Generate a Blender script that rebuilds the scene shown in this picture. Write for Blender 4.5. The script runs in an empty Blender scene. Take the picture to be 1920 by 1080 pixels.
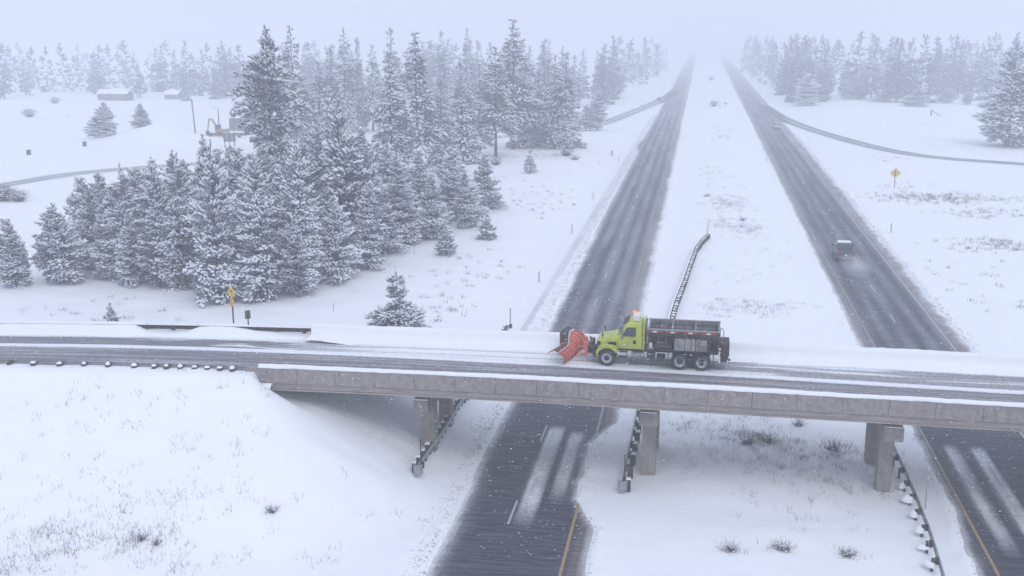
import bpy, math, random
import numpy as np
from mathutils import Vector, Matrix

# ------------------------------------------------------------------ camera, sky, sun, exposure
scene = bpy.context.scene
C = scene.collection
PHI = math.atan(0.181)          # the camera looks a little to the left of the highway's run (+Y)
cam_d = bpy.data.cameras.new('camera')
cam = bpy.data.objects.new('camera', cam_d); C.objects.link(cam)
cam_d.sensor_width = 36.0; cam_d.lens = 37.5; cam_d.clip_start = 0.5; cam_d.clip_end = 6000
cam.location = (0, 0, 25.2)
cam.rotation_euler = (math.radians(90 - 13.17), 0, PHI)
scene.camera = cam

world = bpy.data.worlds.new('World'); scene.world = world; world.use_nodes = True
wn, wl = world.node_tree.nodes, world.node_tree.links
wn.clear()
w_out = wn.new('ShaderNodeOutputWorld'); w_bg = wn.new('ShaderNodeBackground')
w_sky = wn.new('ShaderNodeTexSky'); w_sky.sky_type = 'NISHITA'; w_sky.sun_disc = False
SUN_EL, SUN_ROT = math.radians(48), math.radians(150)
w_sky.sun_elevation = SUN_EL; w_sky.sun_rotation = SUN_ROT
w_sky.air_density = 1.0; w_sky.dust_density = 3.0; w_sky.ozone_density = 1.0
w_mix = wn.new('ShaderNodeMix'); w_mix.data_type = 'RGBA'
w_mix.inputs['Factor'].default_value = 0.84            # snow cloud over the clear sky
w_mix.inputs['B'].default_value = (7.0, 7.55, 9.0, 1)
wl.new(w_sky.outputs['Color'], w_mix.inputs['A'])
wl.new(w_mix.outputs['Result'], w_bg.inputs['Color'])
w_bg.inputs['Strength'].default_value = 0.1
wl.new(w_bg.outputs[0], w_out.inputs['Surface'])

sun_d = bpy.data.lights.new('sun', 'SUN'); sun_d.energy = 0.6; sun_d.angle = math.radians(25)
sun_d.color = (1.0, 0.97, 0.93)
sun = bpy.data.objects.new('sun', sun_d); C.objects.link(sun)
# direction towards the sun, matching the sky's rotation (clockwise from +Y)
sd = Vector((math.sin(SUN_ROT) * math.cos(SUN_EL), math.cos(SUN_ROT) * math.cos(SUN_EL), math.sin(SUN_EL)))
sun.rotation_euler = sd.to_track_quat('Z', 'Y').to_euler()
sun.location = (0, 0, 400)

vs = scene.view_settings
vs.view_transform = 'Standard'; vs.look = 'None'; vs.exposure = 0.27; vs.gamma = 1.0; vs.use_curve_mapping = False
cy = scene.cycles
cy.volume_bounces = 3; cy.max_bounces = 8; cy.diffuse_bounces = 3; cy.glossy_bounces = 2; cy.transmission_bounces = 4
cy.use_denoising = True
HAZE_DENSITY = 0.0019

# ------------------------------------------------------------------ helpers
def link(o, parent=None):
    C.objects.link(o)
    if parent is not None: o.parent = parent
    return o
def tag(o, label=None, cat=None, group=None, kind=None):
    if label: o['label'] = label
    if cat: o['category'] = cat
    if group: o['group'] = group
    if kind: o['kind'] = kind
    return o
def empty(name, loc=(0, 0, 0), rz=0.0):
    o = bpy.data.objects.new(name, None); o.location = loc; o.rotation_euler = (0, 0, rz)
    o.empty_display_size = 0.3
    return link(o)
def copy_tree(o, parent=None):
    c = o.copy(); C.objects.link(c)
    if parent is not None: c.parent = parent
    for ch in list(o.children): copy_tree(ch, c)
    return c

def mat(name, color, rough=0.7, metal=0.0, var=0.0, vscale=3.0, bump=0.0, bscale=20.0, spec=None, vary=None, emit=None, stretch=None, alpha=None):
    m = bpy.data.materials.new(name); m.use_nodes = True
    nt = m.node_tree; N, L = nt.nodes, nt.links
    b = N['Principled BSDF']
    b.inputs['Base Color'].default_value = (*color, 1); b.inputs['Roughness'].default_value = rough
    b.inputs['Metallic'].default_value = metal
    if spec is not None: b.inputs['Specular IOR Level'].default_value = spec
    if emit: b.inputs['Emission Color'].default_value = (*emit[0], 1); b.inputs['Emission Strength'].default_value = emit[1]
    if var or bump:
        tc = N.new('ShaderNodeTexCoord'); mp = N.new('ShaderNodeMapping')
        L.new(tc.outputs['Object'], mp.inputs['Vector'])
        if stretch: mp.inputs['Scale'].default_value = stretch
    if var:
        n = N.new('ShaderNodeTexNoise'); n.inputs['Scale'].default_value = vscale; n.inputs['Detail'].default_value = 6
        n.inputs['Roughness'].default_value = 0.65
        L.new(mp.outputs[0], n.inputs['Vector'])
        mr = N.new('ShaderNodeMapRange'); mr.inputs['From Min'].default_value = 0.3; mr.inputs['From Max'].default_value = 0.7
        L.new(n.outputs['Fac'], mr.inputs['Value'])
        mx = N.new('ShaderNodeMix'); mx.data_type = 'RGBA'
        c2 = vary if vary else tuple(max(0, k * (1 - var)) for k in color)
        mx.inputs['A'].default_value = (*color, 1); mx.inputs['B'].default_value = (*c2, 1)
        L.new(mr.outputs[0], mx.inputs['Factor']); L.new(mx.outputs['Result'], b.inputs['Base Color'])
    if bump:
        n2 = N.new('ShaderNodeTexNoise'); n2.inputs['Scale'].default_value = bscale; n2.inputs['Detail'].default_value = 5
        L.new(tc.outputs['Object'], n2.inputs['Vector'])
        bp = N.new('ShaderNodeBump'); bp.inputs['Strength'].default_value = bump; bp.inputs['Distance'].default_value = 0.05
        L.new(n2.outputs['Fac'], bp.inputs['Height']); L.new(bp.outputs[0], b.inputs['Normal'])
    return m

class MB:
    """collects boxes, tubes, lofts and sheets, then links them as one mesh object"""
    def __init__(s): s.v = []; s.f = []; s.m = []; s.sm = []
    def add(s, vs_, fs_, m=0, smooth=False):
        o = len(s.v); s.v += [tuple(p) for p in vs_]
        for f in fs_: s.f.append(tuple(i + o for i in f)); s.m.append(m); s.sm.append(smooth)
        return s
    def box(s, c, size, rz=0.0, m=0, taper=1.0, ry=0.0, rx=0.0):
        x, y, z = [k / 2 for k in size]
        P = [Vector((a * x * (taper if k > 0 else 1), b * y * (taper if k > 0 else 1), k * z)) for k in (-1, 1) for b in (-1, 1) for a in (-1, 1)]
        R = Matrix.Rotation(rz, 3, 'Z') @ Matrix.Rotation(ry, 3, 'Y') @ Matrix.Rotation(rx, 3, 'X')
        P = [R @ p + Vector(c) for p in P]
        return s.add(P, [(0, 2, 3, 1), (4, 5, 7, 6), (0, 1, 5, 4), (2, 6, 7, 3), (0, 4, 6, 2), (1, 3, 7, 5)], m)
    def cyl(s, p0, p1, r0, r1=None, n=10, m=0, caps=True, smooth=True):
        r1 = r0 if r1 is None else r1
        p0, p1 = Vector(p0), Vector(p1); d = (p1 - p0).normalized()
        a = d.orthogonal().normalized(); b = d.cross(a)
        V = []
        for p, r in ((p0, r0), (p1, r1)):
            for i in range(n):
                t = 2 * math.pi * i / n; V.append(p + a * (r * math.cos(t)) + b * (r * math.sin(t)))
        s.add(V, [(i, (i + 1) % n, n + (i + 1) % n, n + i) for i in range(n)], m, smooth)
        if caps: s.add(V, [tuple(range(n - 1, -1, -1)), tuple(range(n, 2 * n))], m)
        return s
    def tube(s, pts, r, n=6, m=0):
        for i in range(len(pts) - 1):
            ra = r[i] if isinstance(r, (list, tuple)) else r
            rb = r[i + 1] if isinstance(r, (list, tuple)) else r
            s.cyl(pts[i], pts[i + 1], ra, rb, n, m)
        return s
    def lathe(s, prof, axis_o, axis='Y', n=28, m=0, caps=True):
        """prof: list of (a along the axis, r)"""
        V = []
        for a, r in prof:
            for i in range(n):
                t = 2 * math.pi * i / n; c_, s_ = r * math.cos(t), r * math.sin(t)
                V.append({'Y': (c_, a, s_), 'Z': (c_, s_, a), 'X': (a, c_, s_)}[axis])
        V = [Vector(p) + Vector(axis_o) for p in V]; k = len(prof)
        F = [(j * n + i, j * n + (i + 1) % n, (j + 1) * n + (i + 1) % n, (j + 1) * n + i) for j in range(k - 1) for i in range(n)]
        s.add(V, F, m, True)
        if caps: s.add(V, [tuple(range(n - 1, -1, -1)), tuple(range((k - 1) * n, k * n))], m)
        return s
    def prism(s, outline, a0, a1, axis='Y', m=0):
        """outline of (p, q) extruded along axis from a0 to a1; for Y: (x, z); for X: (y, z); for Z: (x, y)"""
        def P(p, q, a): return {'Y': (p, a, q), 'X': (a, p, q), 'Z': (p, q, a)}[axis]
        n = len(outline)
        V = [P(p, q, a0) for p, q in outline] + [P(p, q, a1) for p, q in outline]
        return s.add(V, [(i, (i + 1) % n, n + (i + 1) % n, n + i) for i in range(n)] + [tuple(range(n - 1, -1, -1)), tuple(range(n, 2 * n))], m)
    def loft(s, rings, closed=True, caps=True, m=0, smooth=False):
        n = len(rings[0]); V = [p for r in rings for p in r]; F = []
        for j in range(len(rings) - 1):
            for i in range(n if closed else n - 1):
                F.append((j * n + i, j * n + (i + 1) % n, (j + 1) * n + (i + 1) % n, (j + 1) * n + i))
        s.add(V, F, m, smooth)
        if caps and closed: s.add(V, [tuple(range(n - 1, -1, -1)), tuple(range((len(rings) - 1) * n, len(rings) * n))], m)
        return s
    def mesh(s, name, mats):
        me = bpy.data.meshes.new(name); me.from_pydata(s.v, [], s.f)
        for mm in (mats if isinstance(mats, (list, tuple)) else [mats]): me.materials.append(mm)
        me.polygons.foreach_set('material_index', s.m); me.polygons.foreach_set('use_smooth', s.sm)
        me.update(); 
        return me
    def build(s, name, mats, parent=None, loc=None, bevel=0.0, fix=True):
        me = s.mesh(name, mats)
        if fix:
            import bmesh
            bm = bmesh.new(); bm.from_mesh(me); bmesh.ops.recalc_face_normals(bm, faces=bm.faces); bm.to_mesh(me); bm.free()
        o = bpy.data.objects.new(name, me); link(o, parent)
        if loc is not None: o.location = loc
        if bevel:
            b = o.modifiers.new('bevel', 'BEVEL'); b.width = bevel; b.segments = 2; b.limit_method = 'ANGLE'; b.angle_limit = math.radians(40)
        return o

# numpy value noise
def _h(ix, iy, seed):
    h = (ix.astype(np.int64) * 374761393 + iy.astype(np.int64) * 668265263 + seed * 974634777) & 0xffffffff
    h = ((h ^ (h >> 13)) * 1274126177) & 0xffffffff
    return ((h ^ (h >> 16)) & 0xffff) / 65535.0
def vnoise(x, y, seed=0):
    x = np.asarray(x, float); y = np.asarray(y, float)
    ix, iy = np.floor(x), np.floor(y); fx, fy = x - ix, y - iy
    fx = fx * fx * (3 - 2 * fx); fy = fy * fy * (3 - 2 * fy)
    a, b = _h(ix, iy, seed), _h(ix + 1, iy, seed); c, d = _h(ix, iy + 1, seed), _h(ix + 1, iy + 1, seed)
    return (a + (b - a) * fx) * (1 - fy) + (c + (d - c) * fx) * fy
def fbm(x, y, seed=0, o=4):
    s, a, t = 0, 0.5, 0
    for k in range(o):
        s = s + a * vnoise(np.asarray(x) * 2 ** k, np.asarray(y) * 2 ** k, seed + k); t += a; a *= 0.5
    return s / t
def sst(a, b, x):
    t = np.clip((np.asarray(x, float) - a) / (b - a), 0, 1); return t * t * (3 - 2 * t)
def smax(a, b, k):
    h = np.clip(0.5 + 0.5 * (a - b) / k, 0, 1); return b * (1 - h) + a * h + k * h * (1 - h)

# ------------------------------------------------------------------ the lie of the land
DY = 60.8                                    # middle of the overpass (it crosses the highway squarely)
XL, XR = -25.3, 33.0                         # the two ends of the bridge
def prof(x):                                 # height of the overpass road
    x = np.asarray(x, float)
    l = np.minimum(x + 5, 0); r = np.maximum(x - 20, 0)
    return 6.0 - 0.00052 * np.minimum(l * l, 55 * 55) - np.maximum(-l - 55, 0) * 0.03 - 0.0004 * np.minimum(r * r, 60 ** 2)
def cA(y): return -9.05 - 0.0098 * np.asarray(y, float)
def seg(y, pts): return np.interp(y, [p[0] for p in pts], [p[1] for p in pts])
def rag(y, seed, a=0.25): return (fbm(np.asarray(y) / 1.6, np.asarray(y) * 0 + seed, seed, 3) - 0.5) * 2 * a + (vnoise(np.asarray(y) / 9, np.asarray(y) * 0, seed + 7) - 0.5) * a * 0.9
def A_left(y): return cA(y) + seg(y, [(40, -2.8), (65, -3.1), (90, -3.2), (170, -3.75), (240, -3.8), (262, -4.9), (285, -4.2), (400, -4.1), (2000, -5)]) + rag(y, 3, 0.14)
def A_right(y): return cA(y) + seg(y, [(40, 4.7), (52, 4.5), (55.5, 3.1), (64, 3.1), (68, 4.6), (100, 4.55), (180, 4.65), (300, 4.8), (2000, 7)]) + rag(y, 5, 0.16) + 0.35 * sst(90, 140, y) * (vnoise(np.asarray(y) / 3.1, np.asarray(y) * 0, 15) - 0.5)
def B_left(y): return seg(y, [(40, 13.5), (55, 13.9), (58, 14.3), (72, 14.3), (80, 13.55), (2000, 12.4)]) + rag(y, 8, 0.14)
def B_right(y): return seg(y, [(40, 22.2), (90, 22.3), (180, 22.9), (300, 23.2), (340, 23.4), (2000, 25)]) + rag(y, 11, 0.36)

RAMP_L = [(-14.5, 560), (-17.3, 495), (-20.5, 440), (-24.2, 396), (-31, 328), (-38.5, 303), (-56, 272), (-76, 240), (-95, 214), (-108, 200), (-118, 186), (-121, 171), (-123, 150), (-128, 128)]
RAMP_R = [(20.5, 430), (21.8, 404), (24.9, 352), (31.9, 300), (44.5, 252), (64.5, 234.6), (95, 218), (150, 200), (220, 190)]
TRACK = [(-175, 188), (-146, 201.5), (-141, 222), (-126, 243), (-105, 262)]
def densify(P, n=8):
    P = np.array(P, float); out = []
    for i in range(len(P) - 1):
        p0, p1, p2, p3 = P[max(i - 1, 0)], P[i], P[i + 1], P[min(i + 2, len(P) - 1)]
        for k in range(n):
            t = k / n
            out.append(0.5 * ((2 * p1) + (-p0 + p2) * t + (2 * p0 - 5 * p1 + 4 * p2 - p3) * t ** 2 + (-p0 + 3 * p1 - 3 * p2 + p3) * t ** 3))
    out.append(P[-1]); return np.array(out)
RL, RR_, TK = densify(RAMP_L), densify(RAMP_R), densify(TRACK)
def dist_poly(x, y, P):
    d = np.full(np.shape(x), 1e9)
    for i in range(0, len(P) - 1):
        a, b = P[i], P[i + 1]; ab = b - a; L2 = ab @ ab
        t = np.clip(((x - a[0]) * ab[0] + (y - a[1]) * ab[1]) / L2, 0, 1)
        d = np.minimum(d, np.hypot(x - a[0] - t * ab[0], y - a[1] - t * ab[1]))
    return d

def ground(x, y, detail=True):
    x = np.asarray(x, float); y = np.asarray(y, float)
    al, ar, bl, br = A_left(y), A_right(y), B_left(y), B_right(y)
    # signed distance outside each carriageway's bare strip
    sA = np.maximum(al - x, x - ar); sB = np.maximum(bl - x, x - br); s = np.minimum(sA, sB)
    far = sst(2, 14, s)
    amp = 0.18 + 0.5 * sst(60, 400, np.hypot(x, y - 60))
    z = 0.14 + far * amp * (fbm(x / 34, y / 34, 21, 3) - 0.5) * 2
    # open slope rising gently to the grove, swale beside the highway
    z = z + 0.9 * sst(-17, -30, x) * sst(80, 150, y) * (1 - sst(230, 330, y)) - 0.35 * sst(-13.5, -17, x) * (1 - sst(-19, -24, x)) * sst(60, 90, y)
    z = z + 0.35 * sst(1, 9, s) * ((x > -6) & (x < 15))
    z = z + 0.6 * sst(25, 60, x) * sst(70, 140, y)
    z = z + 3.6 * np.exp(-(((x + 130) / 11) ** 2 + ((y - 239) / 8.5) ** 2))
    if detail:
        z = z + sst(0, 1.2, s) * 0.05 * (fbm(x / 1.1, y / 1.1, 31, 3) - 0.5) * 2 + sst(3, 8, s) * (0.24 - 0.17 * sst(110, 190, y)) * (fbm(x / 5.5 + y / 14, y / 3.6, 33, 3) - 0.5) * 2
        # ploughed-up lumps along the bare strips, a faint rut left in the verge
        z = z + 0.16 * np.exp(-((s - 0.45) / 0.42) ** 2) * vnoise(x * 3.1, y * 1.9, 41)
        rut = (sA - 2.2 - 0.25 * np.sin(y / 17)); z = z - 0.07 * np.exp(-(rut / 0.14) ** 2) * (x < -10) * (vnoise(y / 6, y * 0, 44) > 0.25)
    # ramps lie flat
    m = (y > 110) & (y < 600)
    if np.any(m):
        xs, ys = x[m] if x.ndim else x, y[m] if y.ndim else y
        dl = np.minimum(dist_poly(xs, ys, RL), dist_poly(xs, ys, RR_))
        w = 1 - sst(4.5, 14, dl)
        dk = 1 - sst(1.5, 5, dist_poly(xs, ys, TK))
        if x.ndim:
            zz = z[m]; zz = zz * (1 - w) + 0.14 * w - 0.14 * (1 - sst(3.0, 4.6, dl)); z[m] = zz
        else: z = z * (1 - w) + 0.14 * w
    # overpass fills at both ends of the bridge
    noise = (fbm(x / 7, y / 7, 51, 3) - 0.5) * 0.5
    for side in (-1, 1):
        dx = np.maximum(0, (x - XL + 0.2)) if side < 0 else np.maximum(0, (XR - 0.2 - x))
        dy = np.maximum(0, np.abs(y - DY) - 5.6)
        d = np.hypot(dx, dy)
        under = 0.9 * sst(0.0, 0.3, dx) * (1 - sst(4.3, 5.3, np.abs(y - DY))) * (1 - sst(0.6, 4.0, dx))
        fill = -under + prof(np.clip(x, -200, XL) if side < 0 else np.maximum(x, XR)) + 0.36 * np.exp(-d / 1.2) - 0.5 * d + (noise + 0.30 * (fbm(x / 3.2 + y / 6, y / 2.2, 53, 3) - 0.5)) * sst(0.5, 4, d)
        z = np.where(d > 25, z, smax(fill, z, 0.9))
        on = d < 1e-6
        inner = np.abs(y - DY)
        zroad = prof(x) - 0.07
        berm_far = 0.17 * sst(3.15, 3.8, y - DY) + (0.42 * sst(3.5, 4.2, y - DY) * sst(.18, .55, vnoise(x / 3.6, y * 0, 61)))
        berm_near = 0.16 * sst(3.35, 3.75, DY - y) + 0.30 * sst(3.85, 4.25, DY - y) * (.75 + .4 * vnoise(x / 1.3, y * 0, 62))
        zt = zroad + berm_far + berm_near + (0.04 * (fbm(x / 0.8, y / 0.8, 63, 2) - 0.5)) * (inner > 3.4)
        z = np.where(on, zt, z)
    # bare strips
    inside = 1 - sst(-0.05, 0.32, s)
    lowz = np.minimum(z, -0.07)
    onfill = (np.abs(x) > 60)
    z = np.where(onfill, z, z * (1 - inside) + lowz * inside)
    return z
def gz(x, y): return float(ground(np.array([float(x)]), np.array([float(y)]))[0])

# ------------------------------------------------------------------ materials
def snow_mat(name, base=(0.86, 0.885, 0.93), bump=0.5, c2=None):
    m = bpy.data.materials.new(name); m.use_nodes = True
    N, L = m.node_tree.nodes, m.node_tree.links; b = N['Principled BSDF']
    b.inputs['Roughness'].default_value = 0.65; b.inputs['Specular IOR Level'].default_value = 0.25
    tc = N.new('ShaderNodeTexCoord'); mp = N.new('ShaderNodeMapping'); mp.inputs['Scale'].default_value = (0.5, 1.0, 1.0)
    L.new(tc.outputs['Object'], mp.inputs['Vector'])
    n1 = N.new('ShaderNodeTexNoise'); n1.inputs['Scale'].default_value = 0.9; n1.inputs['Detail'].default_value = 7; n1.inputs['Roughness'].default_value = 0.62
    L.new(mp.outputs[0], n1.inputs['Vector'])
    mx = N.new('ShaderNodeMix'); mx.data_type = 'RGBA'
    mx.inputs['A'].default_value = (*base, 1); mx.inputs['B'].default_value = (*(c2 or tuple(k * 0.93 for k in base)), 1)
    L.new(n1.outputs['Fac'], mx.inputs['Factor']); L.new(mx.outputs['Result'], b.inputs['Base Color'])
    bp = N.new('ShaderNodeBump'); bp.inputs['Strength'].default_value = bump; bp.inputs['Distance'].default_value = 0.12
    L.new(n1.outputs['Fac'], bp.inputs['Height']); L.new(bp.outputs[0], b.inputs['Normal'])
    return m
SNOW = snow_mat('snow', bump=0.45)
SNOW_CAP = mat('packed_snow', (0.85, 0.875, 0.92), 0.65, var=0.06, vscale=4, bump=0.4, bscale=9)
SNOW_TREE = mat('tree_snow', (0.84, 0.865, 0.91), 0.7)
NEEDLE = mat('frosted_needles', (0.066, 0.076, 0.112), 0.75, var=0.5, vscale=1.2, vary=(0.22, 0.24, 0.31))
NEEDLE_RIMED = mat('rime_covered_needles', (0.075, 0.083, 0.12), 0.8, var=0.4, vscale=0.8, vary=(0.17, 0.18, 0.23))
BARK = mat('bark', (0.075, 0.058, 0.055), 0.9, var=0.4, vscale=6)
CONCRETE = mat('concrete', (0.35, 0.32, 0.305), 0.85, var=0.5, vscale=2.8, vary=(0.20, 0.182, 0.18), bump=0.3, bscale=14, stretch=(1.1, 1.1, 0.8))
CONCRETE_L = mat('beam_concrete', (0.37, 0.335, 0.32), 0.85, var=0.35, vscale=1.6, vary=(0.23, 0.205, 0.20), bump=0.25, bscale=12, stretch=(0.5, 1, 3.0))
CONCRETE_D = mat('pier_concrete', (0.33, 0.30, 0.275), 0.85, var=0.45, vscale=1.5, vary=(0.19, 0.17, 0.16), bump=0.3, bscale=10, stretch=(1.5, 1.5, 0.5))
JOINT = mat('joint_sealant', (0.09, 0.085, 0.088), 0.9)
WHITE_PAINT = mat('white_road_paint', (0.52, 0.52, 0.54), 0.6, var=0.45, vscale=5, vary=(0.28, 0.29, 0.31))
YELLOW_PAINT = mat('yellow_road_paint', (0.46, 0.30, 0.09), 0.6, var=0.55, vscale=4, vary=(0.20, 0.17, 0.12))
WORN_PAINT = mat('worn_edge_paint', (0.34, 0.31, 0.28), 0.6, var=0.6, vscale=3, vary=(0.17, 0.165, 0.165))
GALV = mat('galvanised_steel', (0.36, 0.37, 0.40), 0.55, 0.3, var=0.35, vscale=5)
POST_W = mat('weathered_post_wood', (0.085, 0.07, 0.062), 0.9, var=0.4, vscale=8)
STEEL_D = mat('dark_rusty_steel', (0.07, 0.058, 0.055), 0.7, 0.3, var=0.4, vscale=6)
GRASS = mat('dry_weeds', (0.27, 0.235, 0.235), 0.9, var=0.4, vscale=2)
TWIG = mat('brown_twigs', (0.13, 0.095, 0.095), 0.9, var=0.4, vscale=3)

def road_mat(name, base, streak=0.35):
    m = bpy.data.materials.new(name); m.use_nodes = True
    N, L = m.node_tree.nodes, m.node_tree.links; b = N['Principled BSDF']
    b.inputs['Roughness'].default_value = 0.62; b.inputs['Specular IOR Level'].default_value = 0.4
    tc = N.new('ShaderNodeTexCoord')
    # asphalt grain
    g = N.new('ShaderNodeTexNoise'); g.inputs['Scale'].default_value = 7; g.inputs['Detail'].default_value = 8; g.inputs['Roughness'].default_value = 0.7
    L.new(tc.outputs['Object'], g.inputs['Vector'])
    ga = N.new('ShaderNodeMix'); ga.data_type = 'RGBA'
    ga.inputs['A'].default_value = (*[k * 0.72 for k in base], 1); ga.inputs['B'].default_value = (*[k * 1.35 for k in base], 1)
    L.new(g.outputs['Fac'], ga.inputs['Factor'])
    # snow blown across the road in thin streamers
    mp = N.new('ShaderNodeMapping'); mp.inputs['Scale'].default_value = (0.30, 3.0, 1); mp.inputs['Rotation'].default_value = (0, 0, 0.10)
    L.new(tc.outputs['Object'], mp.inputs['Vector'])
    n = N.new('ShaderNodeTexNoise'); n.inputs['Scale'].default_value = 1.6; n.inputs['Detail'].default_value = 7; n.inputs['Roughness'].default_value = 0.68; n.inputs['Distortion'].default_value = 0.4
    L.new(mp.outputs[0], n.inputs['Vector'])
    r = N.new('ShaderNodeMapRange'); r.inputs['From Min'].default_value = 0.42; r.inputs['From Max'].default_value = 0.80; r.inputs['To Max'].default_value = streak
    L.new(n.outputs['Fac'], r.inputs['Value'])
    at = N.new('ShaderNodeAttribute'); at.attribute_name = 'snow'
    # break the snow mask up with fine noise
    f = N.new('ShaderNodeTexNoise'); f.inputs['Scale'].default_value = 5; f.inputs['Detail'].default_value = 6; f.inputs['Roughness'].default_value = 0.7
    mp2 = N.new('ShaderNodeMapping'); mp2.inputs['Scale'].default_value = (1, 0.6, 1)
    L.new(tc.outputs['Object'], mp2.inputs['Vector']); L.new(mp2.outputs[0], f.inputs['Vector'])
    f2 = N.new('ShaderNodeMath'); f2.operation = 'MULTIPLY_ADD'; f2.inputs[1].default_value = 0.9; f2.inputs[2].default_value = -0.45
    L.new(f.outputs['Fac'], f2.inputs[0])
    # width of the break-up falls off for full snow and bare asphalt
    ad = N.new('ShaderNodeMath'); ad.operation = 'ADD'; L.new(at.outputs['Fac'], ad.inputs[0])
    w1 = N.new('ShaderNodeMath'); w1.operation = 'MULTIPLY'; L.new(f2.outputs[0], w1.inputs[0])
    w2 = N.new('ShaderNodeMapRange'); w2.inputs['From Max'].default_value = 0.25; L.new(at.outputs['Fac'], w2.inputs['Value']); L.new(w2.outputs[0], w1.inputs[1])
    L.new(w1.outputs[0], ad.inputs[1])
    sm = N.new('ShaderNodeMath'); sm.operation = 'ADD'; sm.use_clamp = True; L.new(ad.outputs[0], sm.inputs[0]); L.new(r.outputs[0], sm.inputs[1])
    # slush (brownish) then snow
    ds = N.new('ShaderNodeAttribute'); ds.attribute_name = 'slush'
    sl = N.new('ShaderNodeMix'); sl.data_type = 'RGBA'; sl.inputs['B'].default_value = (0.11, 0.092, 0.098, 1)
    L.new(ds.outputs['Fac'], sl.inputs['Factor']); L.new(ga.outputs['Result'], sl.inputs['A'])
    mx = N.new('ShaderNodeMix'); mx.data_type = 'RGBA'; mx.inputs['B'].default_value = (0.80, 0.82, 0.87, 1)
    L.new(sm.outputs[0], mx.inputs['Factor']); L.new(sl.outputs['Result'], mx.inputs['A']); L.new(mx.outputs['Result'], b.inputs['Base Color'])
    bp = N.new('ShaderNodeBump'); bp.inputs['Strength'].default_value = 0.35; bp.inputs['Distance'].default_value = 0.03
    L.new(g.outputs['Fac'], bp.inputs['Height']); L.new(bp.outputs[0], b.inputs['Normal'])
    return m
ASPHALT = road_mat('highway_asphalt', (0.022, 0.024, 0.045), 0.16)
ASPHALT_O = road_mat('overpass_asphalt', (0.055, 0.052, 0.076), 0.14)

# ------------------------------------------------------------------ sheets
def grid_mesh(name, X, Y, Z, mats, attrs=None, smooth=True):
    nr, nc = X.shape
    co = np.stack([X, Y, Z], -1).reshape(-1, 3)
    idx = np.arange(nr * nc).reshape(nr, nc)
    q = np.stack([idx[:-1, :-1], idx[:-1, 1:], idx[1:, 1:], idx[1:, :-1]], -1).reshape(-1, 4)
    me = bpy.data.meshes.new(name)
    me.vertices.add(len(co)); me.vertices.foreach_set('co', co.ravel().astype(np.float32))
    me.loops.add(q.size); me.loops.foreach_set('vertex_index', q.ravel().astype(np.int32))
    me.polygons.add(len(q)); me.polygons.foreach_set('loop_start', np.arange(0, q.size, 4, dtype=np.int32))
    me.polygons.foreach_set('use_smooth', np.full(len(q), smooth))
    me.materials.append(mats)
    for k, a in (attrs or {}).items():
        at = me.attributes.new(k, 'FLOAT', 'POINT'); at.data.foreach_set('value', a.ravel().astype(np.float32))
    me.update(calc_edges=True); me.validate()
    return me
def axis(*segs):
    out = []
    for a, b, st in segs: out += list(np.arange(a, b - 1e-6, st))
    out.append(segs[-1][1]); return np.array(out)

# ground sheet: fine where the snow meets the carriageways
gx = axis((-900, -300, 30), (-300, -140, 8), (-140, -60, 2.5), (-60, -28, 0.8), (-28, -17, 0.5), (-17, -11, 0.22), (-11, -7.2, 0.8), (-7.2, -3.4, 0.2), (-3.4, 12.2, 0.5),
          (12.2, 15.4, 0.22), (15.4, 20.8, 0.9), (20.8, 24.4, 0.22), (24.4, 60, 0.9), (60, 140, 3), (140, 300, 8), (300, 900, 30))
gy = axis((-30, 38, 2), (38, 54, 0.35), (54, 68, 0.25), (68, 130, 0.45), (130, 240, 0.9), (240, 420, 2.2), (420, 800, 8), (800, 2300, 40))
GX, GY = np.meshgrid(gx, gy)
drift = -0.0098 * GY * (1 - sst(-3, 8, GX)) * (GX > -300)
GX2 = GX + drift
GZ = ground(GX2, GY)
me = grid_mesh('snowy_ground', GX2, GY, GZ, SNOW)
g_o = link(bpy.data.objects.new('snowy_ground', me)); tag(g_o, kind='structure')

def road(name, left, right, ys, ncol, z, matl, masks):
    T = np.linspace(0, 1, ncol)[None, :]; Y = np.repeat(ys[:, None], ncol, 1)
    l, r = left(ys)[:, None], right(ys)[:, None]
    X = l + (r - l) * T
    s, sl = masks(X, Y)
    me = grid_mesh(name, X, Y, np.full(X.shape, z), matl, {'snow': np.clip(s, 0, 1), 'slush': np.clip(sl, 0, 1)})
    o = link(bpy.data.objects.new(name, me)); return tag(o, kind='structure')
ys = axis((30, 54, 0.5), (54, 72, 0.3), (72, 160, 0.8), (160, 320, 2), (320, 800, 8), (800, 2200, 50))
def drift_boxes(X, Y, items):
    s = np.zeros(X.shape)
    for (x0, x1, y0, y1, a) in items:
        xc = (x0 + x1) / 2; hw = (x1 - x0) / 2
        e = 1 - sst(hw * 0.75, hw * 1.35, np.abs(X - xc + 0.1 * (vnoise(Y / 3, Y * 0, 5) - .5)))
        e = e * (0.62 + 0.75 * fbm(X * 3.1, Y / 1.3, 6, 3))
        s = np.maximum(s, a * e * sst(y0 - 1.5, y0 + 2.5, Y) * (1 - sst(y1 - 1.0, y1 + 0.6, Y)))
    return s
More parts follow.
